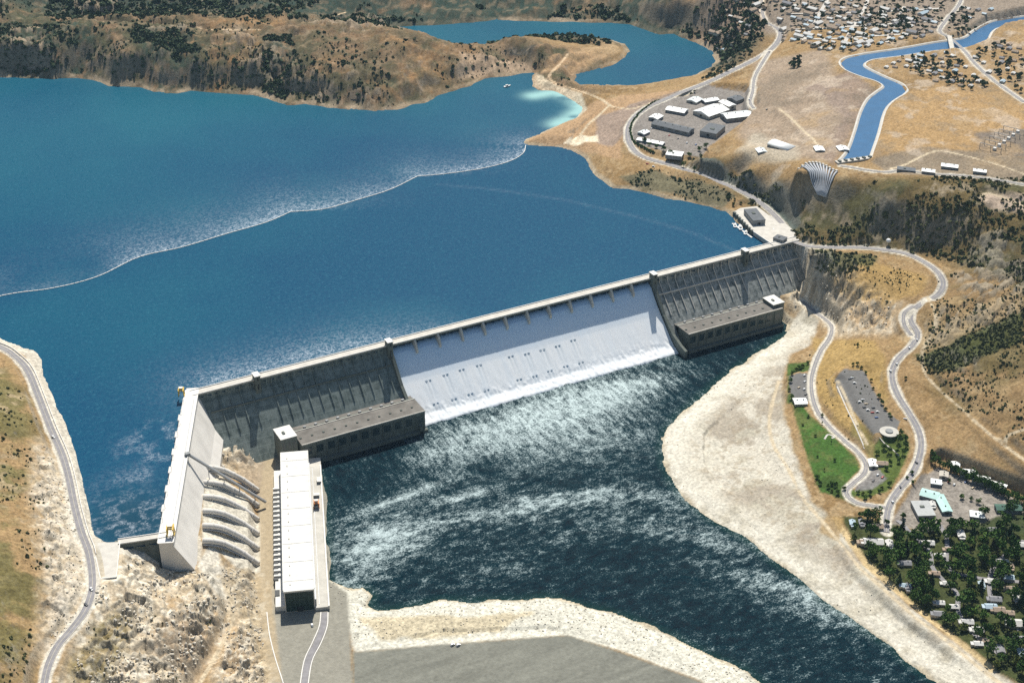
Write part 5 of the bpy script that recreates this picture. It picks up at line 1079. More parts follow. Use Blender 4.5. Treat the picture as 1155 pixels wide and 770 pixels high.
for k in (.1, .5, .9): q = d0+(d1-d0)*k; T(dk, MB().tube([(q[0]-2, q[1]+2.2, LAKE-3), (q[0]-2, q[1]+2.2, LAKE+2.5)], .4, 6)).build('pile', M['steel'], dk)

# ------------------------------------------------------------------ vehicles
def vehicle(paint, label, grp, van=False):
    o = thing('parked_car', label, 'car', (0, 0, 0), 0, grp); h = 2.2 if van else 1.5
    pr_ = [(-2.4, .35), (2.4, .35), (2.45, .95), (1.3, 1.05), (.7, h), (-1.5, h), (-2.3, 1.1)]
    MB().sweep(pr_, [((0, -.95, 0), (1, 0, 0), (0, 0, 1)), ((0, .95, 0), (1, 0, 0), (0, 0, 1))]).build('body', paint, o, bevel=.08)
    MB().sweep([(1.22, 1.08), (.72, h-.08), (-1.45, h-.08), (-2.1, 1.12)], [((0, -.97, 0), (1, 0, 0), (0, 0, 1)), ((0, .97, 0), (1, 0, 0), (0, 0, 1))]).build('window', M['glass'], o)
    for x in (-1.5, 1.5):
        for y in (-.98, .98): MB().tube([(x, y-.1, .36), (x, y+.1, .36)], .38, 10).build('wheel', M['dark'], o)
    return reg(o)
cols = {'white': (.8, .8, .78), 'dark': (.04, .045, .055), 'red': (.35, .05, .04), 'silver': (.5, .51, .52), 'tan': (.45, .36, .24), 'blue': (.06, .12, .28)}
VP = {k: vehicle(mat(k+'_car_paint', v, .35, .03, .5, spec=.5), k+' car', 'cars parked and driving', k == 'white') for k, v in cols.items()}
used = set()
def put_car(px, py, ck, rz, where, s=1.25):
    p = lay(px, py); z = gl(p[0], p[1])
    for k_ in PAVED:
        d, zz = ldist(RT[k_][1], np.array([p[0]]), np.array([p[1]]), 9.0)
        if d[0] < 6: z = zz[0]+.38
    lab = f'{ck} {"van" if ck == "white" else "car"} {where}'
    if ck not in used: used.add(ck); o = VP[ck]; o.location = (p[0], p[1], z+.03); o.rotation_euler = (0, 0, rz); o['label'] = lab; o.scale = (s, s, s)
    else: o = copy_tree(VP[ck], (p[0], p[1], z+.03), rz, lab, (s, s, s))
ROW = 1.05
zz8 = lambda a, b_: (855+a/3.85, 380+b_/3.85)
lot = [((398, 190), 'dark', 'first from the upper end of the hill car park'), ((418, 207), 'white', 'near the upper end of the hill car park'), ((408, 182), 'silver', 'at the upper kerb of the hill car park'), ((442, 280), 'white', 'at the river side of the hill car park middle'), ((455, 270), 'silver', 'in the middle row of the hill car park'), ((470, 285), 'tan', 'in the middle of the hill car park'), ((478, 312), 'white', 'below the middle row of the hill car park'),
       ((498, 322), 'red', 'toward the visitor centre end of the hill car park'), ((502, 300), 'dark', 'by the inland hedge of the hill car park'), ((520, 318), 'white', 'by the inland hedge near the visitor centre'), ((515, 345), 'blue', 'closest to the visitor centre in the hill car park'), ((462, 300), 'dark', 'on the river kerb of the hill car park')]
for (a, b_), ck, wv in lot: put_car(*zz8(a, b_), ck, R(-20), wv)
for (a, b_), ck, wv in [((200, 182), 'white', 'at the top of the riverside car park'), ((202, 206), 'silver', 'second from the top in the riverside car park'), ((200, 236), 'white', 'third from the top in the riverside car park'), ((176, 232), 'tan', 'on the river side of the riverside car park'), ((207, 255), 'dark', 'beside the white-roofed pavilion')]: put_car(*zz8(a, b_), ck, R(10), wv)
for (a, b_), ck, rz, wv in [((657, 45), 'white', 1.0, 'driving on the upper straight of the descending road'), ((690, 10), 'silver', 1.0, 'driving just below the road fork'), ((602, 118), 'white', 1.2, 'driving above the hill car park'), ((574, 155), 'white', 1.5, 'driving beside the hill car park'), ((640, 352), 'silver', 2.2, 'passing the visitor centre entrance'), ((687, 545), 'dark', 1.5, 'on the widest part of the road below the visitor centre'), ((618, 652), 'dark', 1.0, 'on the road bend near the teal-roofed depot'), ((584, 715), 'white', 1.3, 'near the lower crossroads'),
    ((770, 620), 'silver', .3, 'parked beside the crossroads yard'), ((800, 628), 'white', .3, 'parked above the teal-roofed depot'), ((830, 612), 'red', .5, 'parked between depot and shed row'), ((855, 628), 'white', .3, 'parked in front of the white shed row'), ((905, 610), 'blue', .3, 'parked under the curved white shed'), ((935, 640), 'tan', .3, 'parked in the middle of the depot yard'), ((520, 600), 'white', .4, 'in the small lot below the white house'), ((500, 625), 'dark', .4, 'at the lower edge of the small lot'), ((540, 610), 'red', .4, 'at the far side of the small lot')]: put_car(*zz8(a, b_), ck, rz, wv)
for (x, y), ck, rz, wv in [((103, 664), 'white', -1.4, 'driving on the shore road below the walled terrace'), ((97, 682), 'dark', -1.2, 'driving on the shore road bend'), ((60, 492), 'white', -1.1, 'driving on the shore road beside the lake'), ((510.5, 728), 'white', .1, 'first of two on the grey gravel lot by the river'), ((517, 728.3), 'white', .1, 'second of two on the grey gravel lot by the river'), ((730, 185), 'red', -.6, 'parked at the outer verge of the upper road bend'), ((737, 188.5), 'white', -.6, 'on the upper road below the works yard trees'), ((800, 200), 'silver', -.6, 'driving on the upper road under the rock cut'),
    ((845, 112), 'white', 1, 'on the yard road toward town'), ((868, 57), 'dark', .8, 'on the road junction near town'), ((760, 140), 'white', .5, 'parked behind the long grey store'), ((768, 142), 'tan', .5, 'parked near the middle of the works yard'), ((755, 152), 'red', .5, 'parked below the long grey store'), ((765, 155), 'dark', .5, 'parked in the open part of the works yard'), ((775, 160), 'white', .5, 'parked toward the near fence of the works yard'), ((785, 162), 'blue', .5, 'parked beside the dark grey warehouse'), ((735, 145), 'silver', .5, 'parked at the lakeside fence of the works yard'),
    ((352, 705), 'white', 1.4, 'on the concrete yard in front of the generating hall'), ((865, 124), 'dark', .3, 'parked beyond the pale metal-roofed shed'), ((872, 262), 'white', .8, 'on the lakeside platform'), ((862, 256), 'tan', .8, 'in the middle of the lakeside platform')]: put_car(x, y, ck, rz, wv, 1.35)
for ck in cols:
    if ck not in used: raise RuntimeError(ck)

# ------------------------------------------------------------------ houses
HM = {'roof_white': mat('aged_white_roof', (.60, .59, .56), .7, .12, .1), 'roof_grey': mat('grey_shingles', (.25, .25, .26), .9, .15, .3), 'roof_tan': mat('tan_shingles', (.36, .28, .21), .9, .15, .3), 'roof_blue': mat('blue_grey_metal_roof', (.40, .50, .56), .6, .08, .2), 'roof_dark': M['darkroof']}
HN = {'roof_white': 'white-roofed', 'roof_grey': 'grey-roofed', 'roof_tan': 'tan-roofed', 'roof_blue': 'blue-grey-roofed', 'roof_dark': 'dark-roofed'}
def house(rk, w, d, h, near):
    o = thing('house', 'house', 'house', (0, 0, 0)); r = d*.26; w /= 2; d /= 2
    MB().box(-w, w, -d, d, -2.5, h).build('wall', M['wall'], o)
    rf = MB().add([(-w-.6, -d-.7, h-.05), (w+.6, -d-.7, h-.05), (w+.6, d+.7, h-.05), (-w-.6, d+.7, h-.05), (-w-.6, 0, h+r), (w+.6, 0, h+r)], [(0, 1, 5, 4), (2, 3, 4, 5), (0, 4, 3), (1, 2, 5), (0, 3, 2, 1)]).build('roof', HM[rk], o)
    if near:
        MB().box(w*.3, w*.3+1, -.5, .6, h+r*.5, h+r+1.1).build('chimney', M['wallg'], rf)
        MB().box(-.6, .6, -d-.08, -d+.05, 0, 2.1).build('door', M['dark'], o)
        for k in (-.65, -.3, .4, .75): MB().box(k*w-.7, k*w+.7, -d-.08, -d+.05, 1, 2.2).build('window', M['glass'], o)
        MB().box(-w-4.2, -w-.05, -d*.7, d*.7, -2, h*.8).build('garage', M['wall'], o); MB().box(-w-4.6, -w-.05, -d*.8, d*.8, h*.8, h*.8+.4).build('garage_roof', HM[rk], o)
    return reg(o)
PRO = {}
def put_house(rk, size, p, rz, label, grp, near):
    key = (rk, size, near); loc = (p[0], p[1], gl(p[0], p[1])+.1)
    if key not in PRO:
        o = house(rk, *{'s': (11, 8, 3), 'm': (15, 10, 3.4), 'l': (27, 14, 4.6)}[size], near); PRO[key] = o; o.location = loc; o.rotation_euler = (0, 0, rz); o['label'] = label; o['group'] = grp
    else: copy_tree(PRO[key], loc, rz, label, None, grp)
zA = lambda a, b_: (855+a/3.85, 570+b_/3.85)
TH = [(410, 50), (450, 78), (405, 88), (520, 92), (500, 165), (570, 172), (455, 182), (880, 130), (700, 105), (740, 168), (1020, 110), (795, 222), (640, 255), (770, 300), (1020, 335), (1085, 318), (970, 348), (640, 378), (1030, 412), (1120, 402), (850, 445), (1045, 458), (1092, 472), (908, 510), (955, 545), (1130, 520), (985, 590), (1050, 630), (1140, 582), (790, 428), (1150, 180),
      (820, 342), (1095, 365), (1060, 250), (1095, 268), (830, 195), (770, 517), (935, 657), (1140, 640), (1010, 445), (620, 405), (1230, 300), (1250, 420), (1240, 560), (1260, 680), (1220, 740)]
SZ = {4: 'l', 5: 'm', 7: 'm', 14: 'm', 19: 'm', 25: 'l', 23: 'm', 24: 'm', 27: 'm'}
side = ['beside the tan river bank path', 'among the trees just below the depot', 'in the middle of the tree-filled town', 'among the trees toward the right edge', 'deep in the trees near the lower right corner', 'at the very edge of the trees by the bank']
town_poly = [(950, 584), (975, 578), (1000, 592), (1040, 598), (1090, 586), (1155, 574), (1215, 600), (1250, 700), (1260, 830), (1190, 800), (1122, 750), (1070, 708), (1044, 687), (1008, 656), (984, 634), (962, 606)]
ORD2 = ORD+['sixteenth', 'seventeenth', 'eighteenth', 'nineteenth', 'twentieth', 'twenty-first', 'twenty-second', 'twenty-third', 'twenty-fourth', 'twenty-fifth', 'twenty-sixth']
q0 = at(1085, 55, 92)
TP = []; TR = []
cnt = {}
for k, (a, b_) in enumerate(TH):
    p = lay(*zA(a, b_)); tq = zone(town_poly, -84)
    while b_ > 30 and sdist(tq, np.array([p[0]]), np.array([p[1]]), 400)[0] > -10 and p[0] < 560: p = p+np.array([4.0, 2.5, 0])
    TP.append(p[:2]); rk = str(rng.choice(['roof_white', 'roof_white', 'roof_white', 'roof_blue', 'roof_grey', 'roof_tan'])); TR.append(rk)
    reg_ = side[0] if a < 620 and b_ > 110 else side[1] if b_ < 140 else side[4] if b_ > 480 else side[3] if a > 960 else side[2]
    cnt[(rk, reg_)] = cnt.get((rk, reg_), 0)+1
    o_ = ORD[cnt[(rk, reg_)]-1]
    put_house(rk, SZ.get(k, 's' if k % 3 else 'm'), p, rng.choice([-.55, -.6, 1.0]), f'{HN[rk]} house {reg_}, {o_} from the depot', 'houses among the trees of the riverside town', True)
def scatter(poly_px, n, mind, z=None, tries=40, avoid=None):
    P_ = zone(poly_px, z); x0, y0 = P_.min(0); x1, y1 = P_.max(0); out = []; av = list(avoid or [])
    for _ in range(n*tries):
        if len(out) >= n: break
        q = np.array([rng.uniform(x0, x1), rng.uniform(y0, y1)])
        if sdist(P_, q[:1], q[1:], 1e3)[0] > 0: continue
        if any((q[0]-a[0])**2+(q[1]-a[1])**2 < mind*mind for a in out+av): continue
        out.append(q)
    return out
RL = np.vstack([RT[k][1][:, :2] for k in PAVED]+[np.r_[CL, CR]])
def offroad(ps, r=9): return [p for p in ps if np.min((RL[:, 0]-p[0])**2+(RL[:, 1]-p[1])**2) > r*r and sdist(CANP, np.array([p[0]]), np.array([p[1]]), 60)[0] > 10]
canal_h = offroad(scatter([(1010, 68), (1060, 60), (1075, 62), (1100, 85), (1112, 100), (1095, 104), (1070, 98), (1030, 84), (990, 74)], 34, 19, 92)) + offroad(scatter([(1098, 68), (1120, 50), (1140, 48), (1160, 62), (1200, 110), (1160, 112), (1130, 95)], 24, 20, 94))
FARH = [([(880, 8), (905, 4), (960, 8), (1000, 14), (1050, 12), (1062, 30), (1050, 44), (990, 52), (955, 58), (930, 52), (905, 40), (885, 28)], 135, 'in the town beyond the canal', 'houses of the far town', 88), ([(800, 8), (852, 2), (853, 30), (830, 45), (806, 30)], 24, 'on the slope between lake arm and town road', 'houses above the lake arm', 52), ([(1085, 8), (1130, 10), (1128, 22), (1095, 26)], 10, 'on the far side of the canal road', 'houses beyond the canal road', 102), ([(862, -14), (1080, -14), (1070, 2), (870, 4)], 40, 'at the far top of the town', 'houses at the top of the far town', 100)]
HP = list(TP)
for p in canal_h:
    rk = rng.choice(['roof_white', 'roof_white', 'roof_grey', 'roof_tan', 'roof_blue']); near_b = p[0] < at(1085, 75, 92)[0]
    put_house(rk, rng.choice(['s', 's', 'm']), p, rng.choice([.45, .5, 2.05]), f'small {HN[rk]} house among trees '+('above the dry brown field' if near_b else 'past the canal road'), 'houses on the near side of the canal' if near_b else 'houses past the canal bridge', False); HP.append(p)
for poly, n_, wv, grp, z in FARH:
    for p in offroad(scatter(poly, n_, 21, z), 11):
        rk = rng.choice(['roof_white', 'roof_white', 'roof_grey', 'roof_tan', 'roof_tan', 'roof_blue']); sz = rng.choice(['s', 'm', 'm', 'l'], p=[.3, .3, .2, .2])
        put_house(rk, sz, p, rng.choice([.3, .35, 1.9, 1.85]), f'{dict(s="small", m="mid-sized", l="long")[sz]} {HN[rk]} '+('building ' if sz == 'l' else 'house ')+(f'in the far town, {ORD2[min(int(max(sdist(CANP, p[:1], p[1:], 1e5)[0]-10, 0)/38), 20)]} row from the canal' if wv.startswith('in the town') else wv), grp, False); HP.append(p)

# ------------------------------------------------------------------ trees
def foliage(name, c, c2):
    m, t, b = new_mat(name); b.inputs['Roughness'].default_value = .9; b.inputs['Specular IOR Level'].default_value = .1
    L = t.links.new; ob = t.nodes.new('ShaderNodeObjectInfo'); nn = noise(t, .8, 3)
    L(mixc(t, math_(t, 'ADD', math_(t, 'MULTIPLY', ob.outputs['Random'], .5), math_(t, 'MULTIPLY', nn, .5)), rgba(*c), rgba(*c2)), b.inputs['Base Color']); return m
M['leafA'] = foliage('dark_leaves', (.042, .085, .022), (.085, .155, .038)); M['leafB'] = foliage('mid_green_leaves', (.07, .14, .028), (.13, .21, .05)); M['leafC'] = foliage('olive_leaves', (.09, .12, .03), (.15, .17, .05)); M['needle'] = foliage('blue_green_needles', (.02, .05, .026), (.045, .085, .042))
M['bark'] = mat('bark', (.10, .075, .05), .95, .2, 1)
M['sage'] = foliage('sage_leaves', (.06, .08, .035), (.13, .13, .06)); M['scrubf'] = foliage('far_scrub_leaves', (.035, .065, .04), (.085, .11, .055)); M['stone'] = mat('pale_boulders', (.58, .53, .44), .95, .2, .3)
def crown_mb(r, h, z0, kind, seed, n=300, leaf=.95):
    g = np.random.default_rng(seed); mb = MB(); cl = []
    nc = 11 if kind != 'fir' else 0
    for k in range(nc):
        a = g.uniform(0, 6.28); rr = r*.72*math.sqrt(g.uniform(0, 1)); zz = z0+h*g.uniform(.15, .85); cl.append((rr*math.cos(a), rr*math.sin(a), zz, r*g.uniform(.30, .52)))
    for k in range(n):
        if kind == 'fir':
            u = g.uniform(0, 1)**1.3; a = g.uniform(0, 6.28); rr = r*(1-u)*(.55+.45*g.uniform(0, 1))*(.85+.3*math.sin(u*40)); c = np.array([rr*math.cos(a), rr*math.sin(a), z0+h*u]); s = leaf*(1-u*.5)
        else:
            x, y, z, q = cl[g.integers(nc)]; d = g.normal(size=3); d /= np.linalg.norm(d); d[2] = abs(d[2])*.9 if g.uniform() < .7 else d[2]; c = np.array([x, y, z])+d*q*g.uniform(.75, 1.08); s = leaf*g.uniform(.7, 1.3)
        u_ = g.normal(size=3); u_ /= np.linalg.norm(u_); v_ = np.cross(u_, g.normal(size=3)); v_ /= np.linalg.norm(v_)
        mb.add([c-u_*s, c+v_*s*.8, c+u_*s, c-v_*s*.8+np.array([0, 0, s*.3])], [(0, 1, 2, 3)])
    return mb
def tree(kind, r, h, leafm, seed, cat='tree', n=300, leaf=.95):
    o = thing(kind, 'tree', cat, (0, 0, 0)); th = h*.32 if kind != 'conifer_tree' else h*.12
    crown_mb(r, h-th, th, 'fir' if kind == 'conifer_tree' else 'b', seed, n, leaf).build('crown', leafm, o)
    tr = MB().tube([(0, 0, -1), (0, 0, th), (.3, .2, h*.7)], [r*.09, r*.07, r*.03], 6).build('trunk', M['bark'], o)
    if kind != 'conifer_tree':
        for k in range(3):
            a = k*2.1+seed; MB().tube([(0, 0, th*.8), (math.cos(a)*r*.5, math.sin(a)*r*.5, h*.62)], [r*.04, r*.015], 5).build('limb', M['bark'], tr)
    return reg(o)
TPR = [('broadleaf_tree', 5.6, 12, 'leafA', 'dark broad tree'), ('broadleaf_tree', 4.8, 10, 'leafB', 'bright round tree'), ('broadleaf_tree', 6.6, 14, 'leafA', 'big dark tree'), ('conifer_tree', 3.6, 14, 'needle', 'slim conifer'), ('broadleaf_tree', 4.4, 8, 'leafC', 'low olive tree'), ('poplar_tree', 2.8, 13, 'leafB', 'upright tree')]
TO = [tree(k, r, h, M[m_], 11+i) for i, (k, r, h, m_, l) in enumerate(TPR)]; TU = [False]*len(TO); NT = [0]
def put_tree(i, p, s, label, grp, z=None):
    loc = (p[0], p[1], (gl(p[0], p[1]) if z is None else z)-.3); NT[0] += 1
    if not TU[i]: TU[i] = True; o = TO[i]; o.location = loc; o.scale = (s, s, s); o['label'] = label; o['group'] = grp
    else: copy_tree(TO[i], loc, rng.uniform(0, 6.28), label, (s, s, s*rng.uniform(.9, 1.15)), grp)
ct = {}
def tlabel(base_, px_, names):
    return f'{base_} {names}'
lots = scatter(town_poly, 250, 9.3, -84, 60)
for p in lots:
    if min((p[0]-a[0])**2+(p[1]-a[1])**2 for a in TP) < 8.5**2: continue
    i = rng.choice([0, 1, 2, 3, 4, 5], p=[.36, .18, .24, .08, .08, .06]); bd = sdist(zone(town_poly, -84), np.array([p[0]]), np.array([p[1]]), 1e3)[0]
    j_ = int(np.argmin([(p[0]-a[0])**2+(p[1]-a[1])**2 for a in TP])); nb = HN[TR[j_]]; ppx = np.array([p[0], p[1], -84.0])-CAM; ppy = 385-FPX*(ppx@u2)/(ppx@fw); ppz = 577.5+FPX*(ppx@r2)/(ppx@fw)
    reg_ = ('near the depot' if ppy < 618 else 'lower corner' if ppy > 705 else 'town middle' if ppy < 662 else 'below town middle')
    reg_ = f'by a {nb[:-7]} roof, '+('bank edge, ' if bd > -14 and ppz < 1130 else 'right edge, ' if ppz > 1095 else '')+reg_
    put_tree(i, p, rng.uniform(1.3, 1.85)*(1 if bd < -8 else .85), f'{TPR[i][4]} {reg_}', 'trees of the riverside town')
def line_trees(pts, idx, s, label, grp, jit=2.0):
    for k, q in enumerate(pts):
        p = lay(*q); p[0] += rng.uniform(-jit, jit); p[1] += rng.uniform(-jit, jit); put_tree(idx if isinstance(idx, int) else idx[k % len(idx)], p, s*rng.uniform(.85, 1.2), (ORD2[k]+' '+label) if len(pts) > 1 else label, grp)
line_trees([(1052+k*4.6, 512+k*2.35+(k % 2)*2.2) for k in range(24)], [0, 2, 0], 1.1, 'dark tree in the row above the white sheds', 'dark tree row above the white sheds')
line_trees([(893, 422), (897, 418), (902, 416), (906, 414), (911, 413), (892, 428), (890, 436), (890, 445), (893, 452)], [1, 4], .7, 'green tree in the belt around the riverside car park', 'trees round the riverside car park')
line_trees([(962, 412), (968, 411), (973, 414), (976, 420), (981, 430), (986, 438), (990, 446), (994, 453), (998, 460), (1003, 466), (1006, 471)], [1, 0, 4], .62, 'green tree in the hedge row along the hill car park', 'trees along the hill car park')
line_trees([(1017, 490), (1022, 496), (1012, 498), (1020, 504), (996, 506), (1002, 512), (1010, 511), (990, 512), (1013, 520), (1005, 524), (998, 530), (1018, 512)], [0, 1, 2], .75, 'green tree on the slope below the visitor centre', 'trees below the visitor centre')
line_trees([(968, 556), (974, 558), (981, 557), (990, 555), (996, 552), (1003, 548), (976, 562)], [1, 4, 0], .65, 'green tree beside the lower road bend', 'trees at the lower road bend')
line_trees([(926, 546), (934, 551), (940, 555), (946, 558), (938, 547), (950, 553), (943, 549), (920, 539)], [0, 1, 4], .65, 'tree at the low corner of the green lawn', 'trees at the low corner of the lawn')
line_trees([(912, 470), (926, 478), (905, 480), (918, 492), (936, 500), (921, 515), (942, 520), (930, 531)], [1, 5, 4], .42, 'young tree standing on the green lawn', 'young trees on the lawn')
line_trees([(970, 583), (976, 580), (983, 584), (990, 586), (972, 590), (998, 590)], [1, 4, 0], .7, 'green tree between crossroads and river bank', 'trees by the crossroads')
line_trees([(1022, 540), (1028, 535), (1030, 545), (1044, 580), (1020, 582), (1070, 540)], [1, 0], .6, 'green tree beside the depot entrance', 'trees at the depot entrance')
line_trees([(1018, 583), (1085, 560), (1095, 563), (1104, 566)], [0, 1], .7, 'round green tree standing in the depot yard', 'trees in the depot yard')
line_trees([(967, 391), (1022, 428), (929, 468), (1052, 372)], [0], .55, 'lone dark tree on the dry slope between roads', 'lone trees on the dry slope')
line_trees([(829, 229), (826, 233), (822, 226), (912, 258), (836, 230)], [4], .7, 'yellowish green tree above the lakeside platform', 'trees above the lakeside platform')
line_trees([(741, 170), (748, 174), (755, 178), (760, 181), (766, 180), (771, 184), (777, 181), (783, 184), (790, 180), (733, 167), (727, 163), (796, 168), (789, 174)], [1, 0, 2], .85, 'green tree between works yard and upper road', 'trees between works yard and upper road')
print('individual trees', NT[0])

# ------------------------------------------------------------------ masses nobody could count
def blob_mass(name, m, items, label, cat, seed, faces=7, flat=.8, quad=1.0):
    """one object of many small leaf clumps: items = (x, y, z, radius)"""
    g = np.random.default_rng(seed); it = np.array(items); n_ = len(it)
    k = faces; d = g.normal(size=(n_, k, 3)); d /= np.linalg.norm(d, axis=2)[..., None]; d[..., 2] = np.abs(d[..., 2])
    c = it[:, None, :3]+d*it[:, None, 3:4]*np.array([.7, .7, flat]); u = g.normal(size=(n_, k, 3)); u -= d*(u*d).sum(-1)[..., None]*.6; u /= np.linalg.norm(u, axis=2)[..., None]; v = np.cross(u, d+g.normal(size=d.shape)*.4); v /= np.linalg.norm(v, axis=2)[..., None]
    s = it[:, None, 3:4]*.62*quad; V = np.stack([c-u*s-v*s*.6, c+u*s*.8-v*s, c+u*s+v*s*.7, c-u*s*.7+v*s], 2).reshape(-1, 3)
    me = bpy.data.meshes.new(name); me.vertices.add(len(V)); me.vertices.foreach_set('co', V.astype(np.float32).ravel()); nq = n_*k
    me.loops.add(nq*4); me.loops.foreach_set('vertex_index', np.arange(nq*4, dtype=np.int32)); me.polygons.add(nq); me.polygons.foreach_set('loop_start', np.arange(0, nq*4, 4, dtype=np.int32)); me.update(calc_edges=True)
    return obj(name, me, m, kind='stuff', label=label, cat=cat)
def field(Z, n_, r0, r1, thr, sc=60, seed=3, minz=None, hgt=.4, road=7, steep=None):
    x0, y0 = Z.min(0); x1, y1 = Z.max(0); X = rng.uniform(x0, x1, n_*4); Y = rng.uniform(y0, y1, n_*4); ok = sdist(Z, X, Y, 1e3) < 0
    X, Y = X[ok], Y[ok]; ok = fbm(X, Y, sc, 3, seed) > thr; X, Y = X[ok], Y[ok]; z = gh(X, Y)
    wl = np.where(np.minimum(sdist(LAKE_T, X, Y, 50), sdist(ARM, X, Y, 50)) < 6, 1e9, -1e9); ok = z > wl; X, Y, z = X[ok], Y[ok], z[ok]
    if len(X) > n_: X, Y, z = X[:n_], Y[:n_], z[:n_]
    keep_ = np.array([np.min((RL[:, 0]-a)**2+(RL[:, 1]-b_)**2) > road*road for a, b_ in zip(X, Y)], bool) if len(X) else np.zeros(0, bool)
    X, Y, z = X[keep_], Y[keep_], z[keep_]; r = r0*.7+(r1*1.1-r0*.7)*rng.uniform(0, 1, len(X))**3.2
    return list(zip(X, Y, z+r*hgt*.3, r))
it = field(Z_LHILL, 5200, .8, 2.6, .0, 50, 5)+field(Z_SCRUB, 8500, 1.0, 4.0, .0, 60, 7)+field(Z_RHILL, 3600, .9, 2.8, .02, 60, 9)+field(Z_ROCK[0], 260, .6, 1.6, .1, 30, 11)
it += field(zone([(925, 300), (1000, 300), (1048, 312), (1000, 345), (940, 330)]), 260, .8, 2.0, -.1, 30, 13)+field(zone([(905, 284), (990, 288), (980, 306), (940, 312), (915, 304)]), 260, 1.5, 3.6, -.4, 30, 13)
it += field(zone([(1030, 402), (1060, 395), (1155, 348), (1155, 385), (1080, 418), (1050, 424)]), 900, 1.5, 3.4, -.5, 30, 15)+field(zone([(905, 380), (985, 385), (1005, 430), (960, 500), (925, 450)]), 160, .7, 1.8, 0, 30, 15)
blob_mass('sagebrush_scrub', M['sage'], it, 'low grey-green sagebrush dotting the dry slopes', 'scrub', 21)
it = field(Z_HILL, 11000, 1.6, 4.6, -.02, 110, 31, road=6)+field(zone([(-60, -12), (-60, 26), (330, 24), (420, 30), (700, 26), (830, 56), (862, 30), (862, -12)], 60), 9000, 3.0, 8.0, -.25, 170, 33, road=6)
for pz_ in ([(-60, 62), (20, 48), (80, 46), (112, 60), (105, 90), (60, 88), (-60, 84)], [(150, 62), (205, 56), (232, 72), (236, 100), (170, 96)], [(300, 66), (330, 66), (336, 84), (318, 110), (296, 104)]): it += field(zone(pz_, 15), 900, 1.8, 5.5, -.02, 75, 39)
it += field(zone([(-60, 70), (100, 72), (200, 80), (300, 86), (440, 100), (440, 118), (330, 112), (180, 98), (60, 88), (-60, 84)], 0), 2600, 1.6, 4.6, -.02, 60, 41)
it += field(zone([(715, 212), (700, 198), (740, 190), (790, 203), (830, 222), (815, 236), (780, 226)]), 420, 1.2, 3.0, -.1, 40, 35)+field(zone([(800, 30), (830, 40), (850, 60), (812, 90), (790, 92), (812, 70)]), 300, 2, 5, -.3, 40, 37)
blob_mass('juniper_scrub', M['scrubf'], it, 'dark bushes covering the far peninsula and hills', 'scrub', 23, 8)
def mass_trees(specs, name, m, label, seed):
    it = []
    for poly, n_, z, r0, r1 in specs:
        for p in scatter(poly, n_, 7, z, 6):
            if min((p[0]-a[0])**2+(p[1]-a[1])**2 for a in HP) < 81: continue
            if np.min((RL[:, 0]-p[0])**2+(RL[:, 1]-p[1])**2) < 90: continue
            zz = gl(p[0], p[1]); r = rng.uniform(r0, r1)
            for k in range(5): it.append((p[0]+rng.normal()*r*.45, p[1]+rng.normal()*r*.45, zz+r*.7+rng.uniform(0, r*.8), r*rng.uniform(.4, .65)))
    return blob_mass(name, m, it, label, 'trees', seed, 9)
mass_trees([([(1010, 66), (1060, 60), (1075, 62), (1100, 85), (1112, 100), (1095, 104), (1070, 98), (1030, 84)], 90, 92, 3.5, 6.5), ([(1098, 62), (1125, 50), (1160, 62), (1230, 110), (1160, 112), (1130, 98)], 90, 94, 3.5, 7), ([(965, 14), (1030, 12), (1038, 34), (1000, 38), (968, 30)], 80, 93, 3.5, 7), ([(1066, 20), (1085, 14), (1105, 24), (1100, 34), (1072, 42)], 34, 95, 4, 7),
            ([(880, 8), (905, -10), (1070, -10), (1062, 30), (1040, 46), (955, 58), (905, 40)], 330, 92, 2.5, 5.5), ([(795, 10), (855, -10), (856, 30), (835, 48), (806, 30)], 90, 50, 3, 6), ([(810, 70), (845, 40), (862, 44), (850, 60), (812, 84), (775, 104), (770, 100)], 70, 38, 3, 6), ([(893, 66), (903, 66), (903, 76), (893, 78)], 10, 66, 5, 7), ([(862, -20), (1200, -20), (1200, 0), (870, 2)], 90, 105, 3, 6)],
           'distant_trees', M['scrubf'], 'dark tree clumps filling the far town and canal side', 51)
HG = spline(np.array([lay(*q) for q in [(745, 112), (728, 122), (716, 134), (711, 147), (714, 158), (724, 167), (738, 174)]]), 12)
it = [(q[0]+rng.normal()*.8, q[1]+rng.normal()*.8, gl(q[0], q[1])+.9, 2.4) for q in HG]
hgo = blob_mass('hedge', M['leafA'], it, 'dark clipped hedge along the bend of the upper road around the works yard', 'hedge', 55, 12); del hgo['kind']
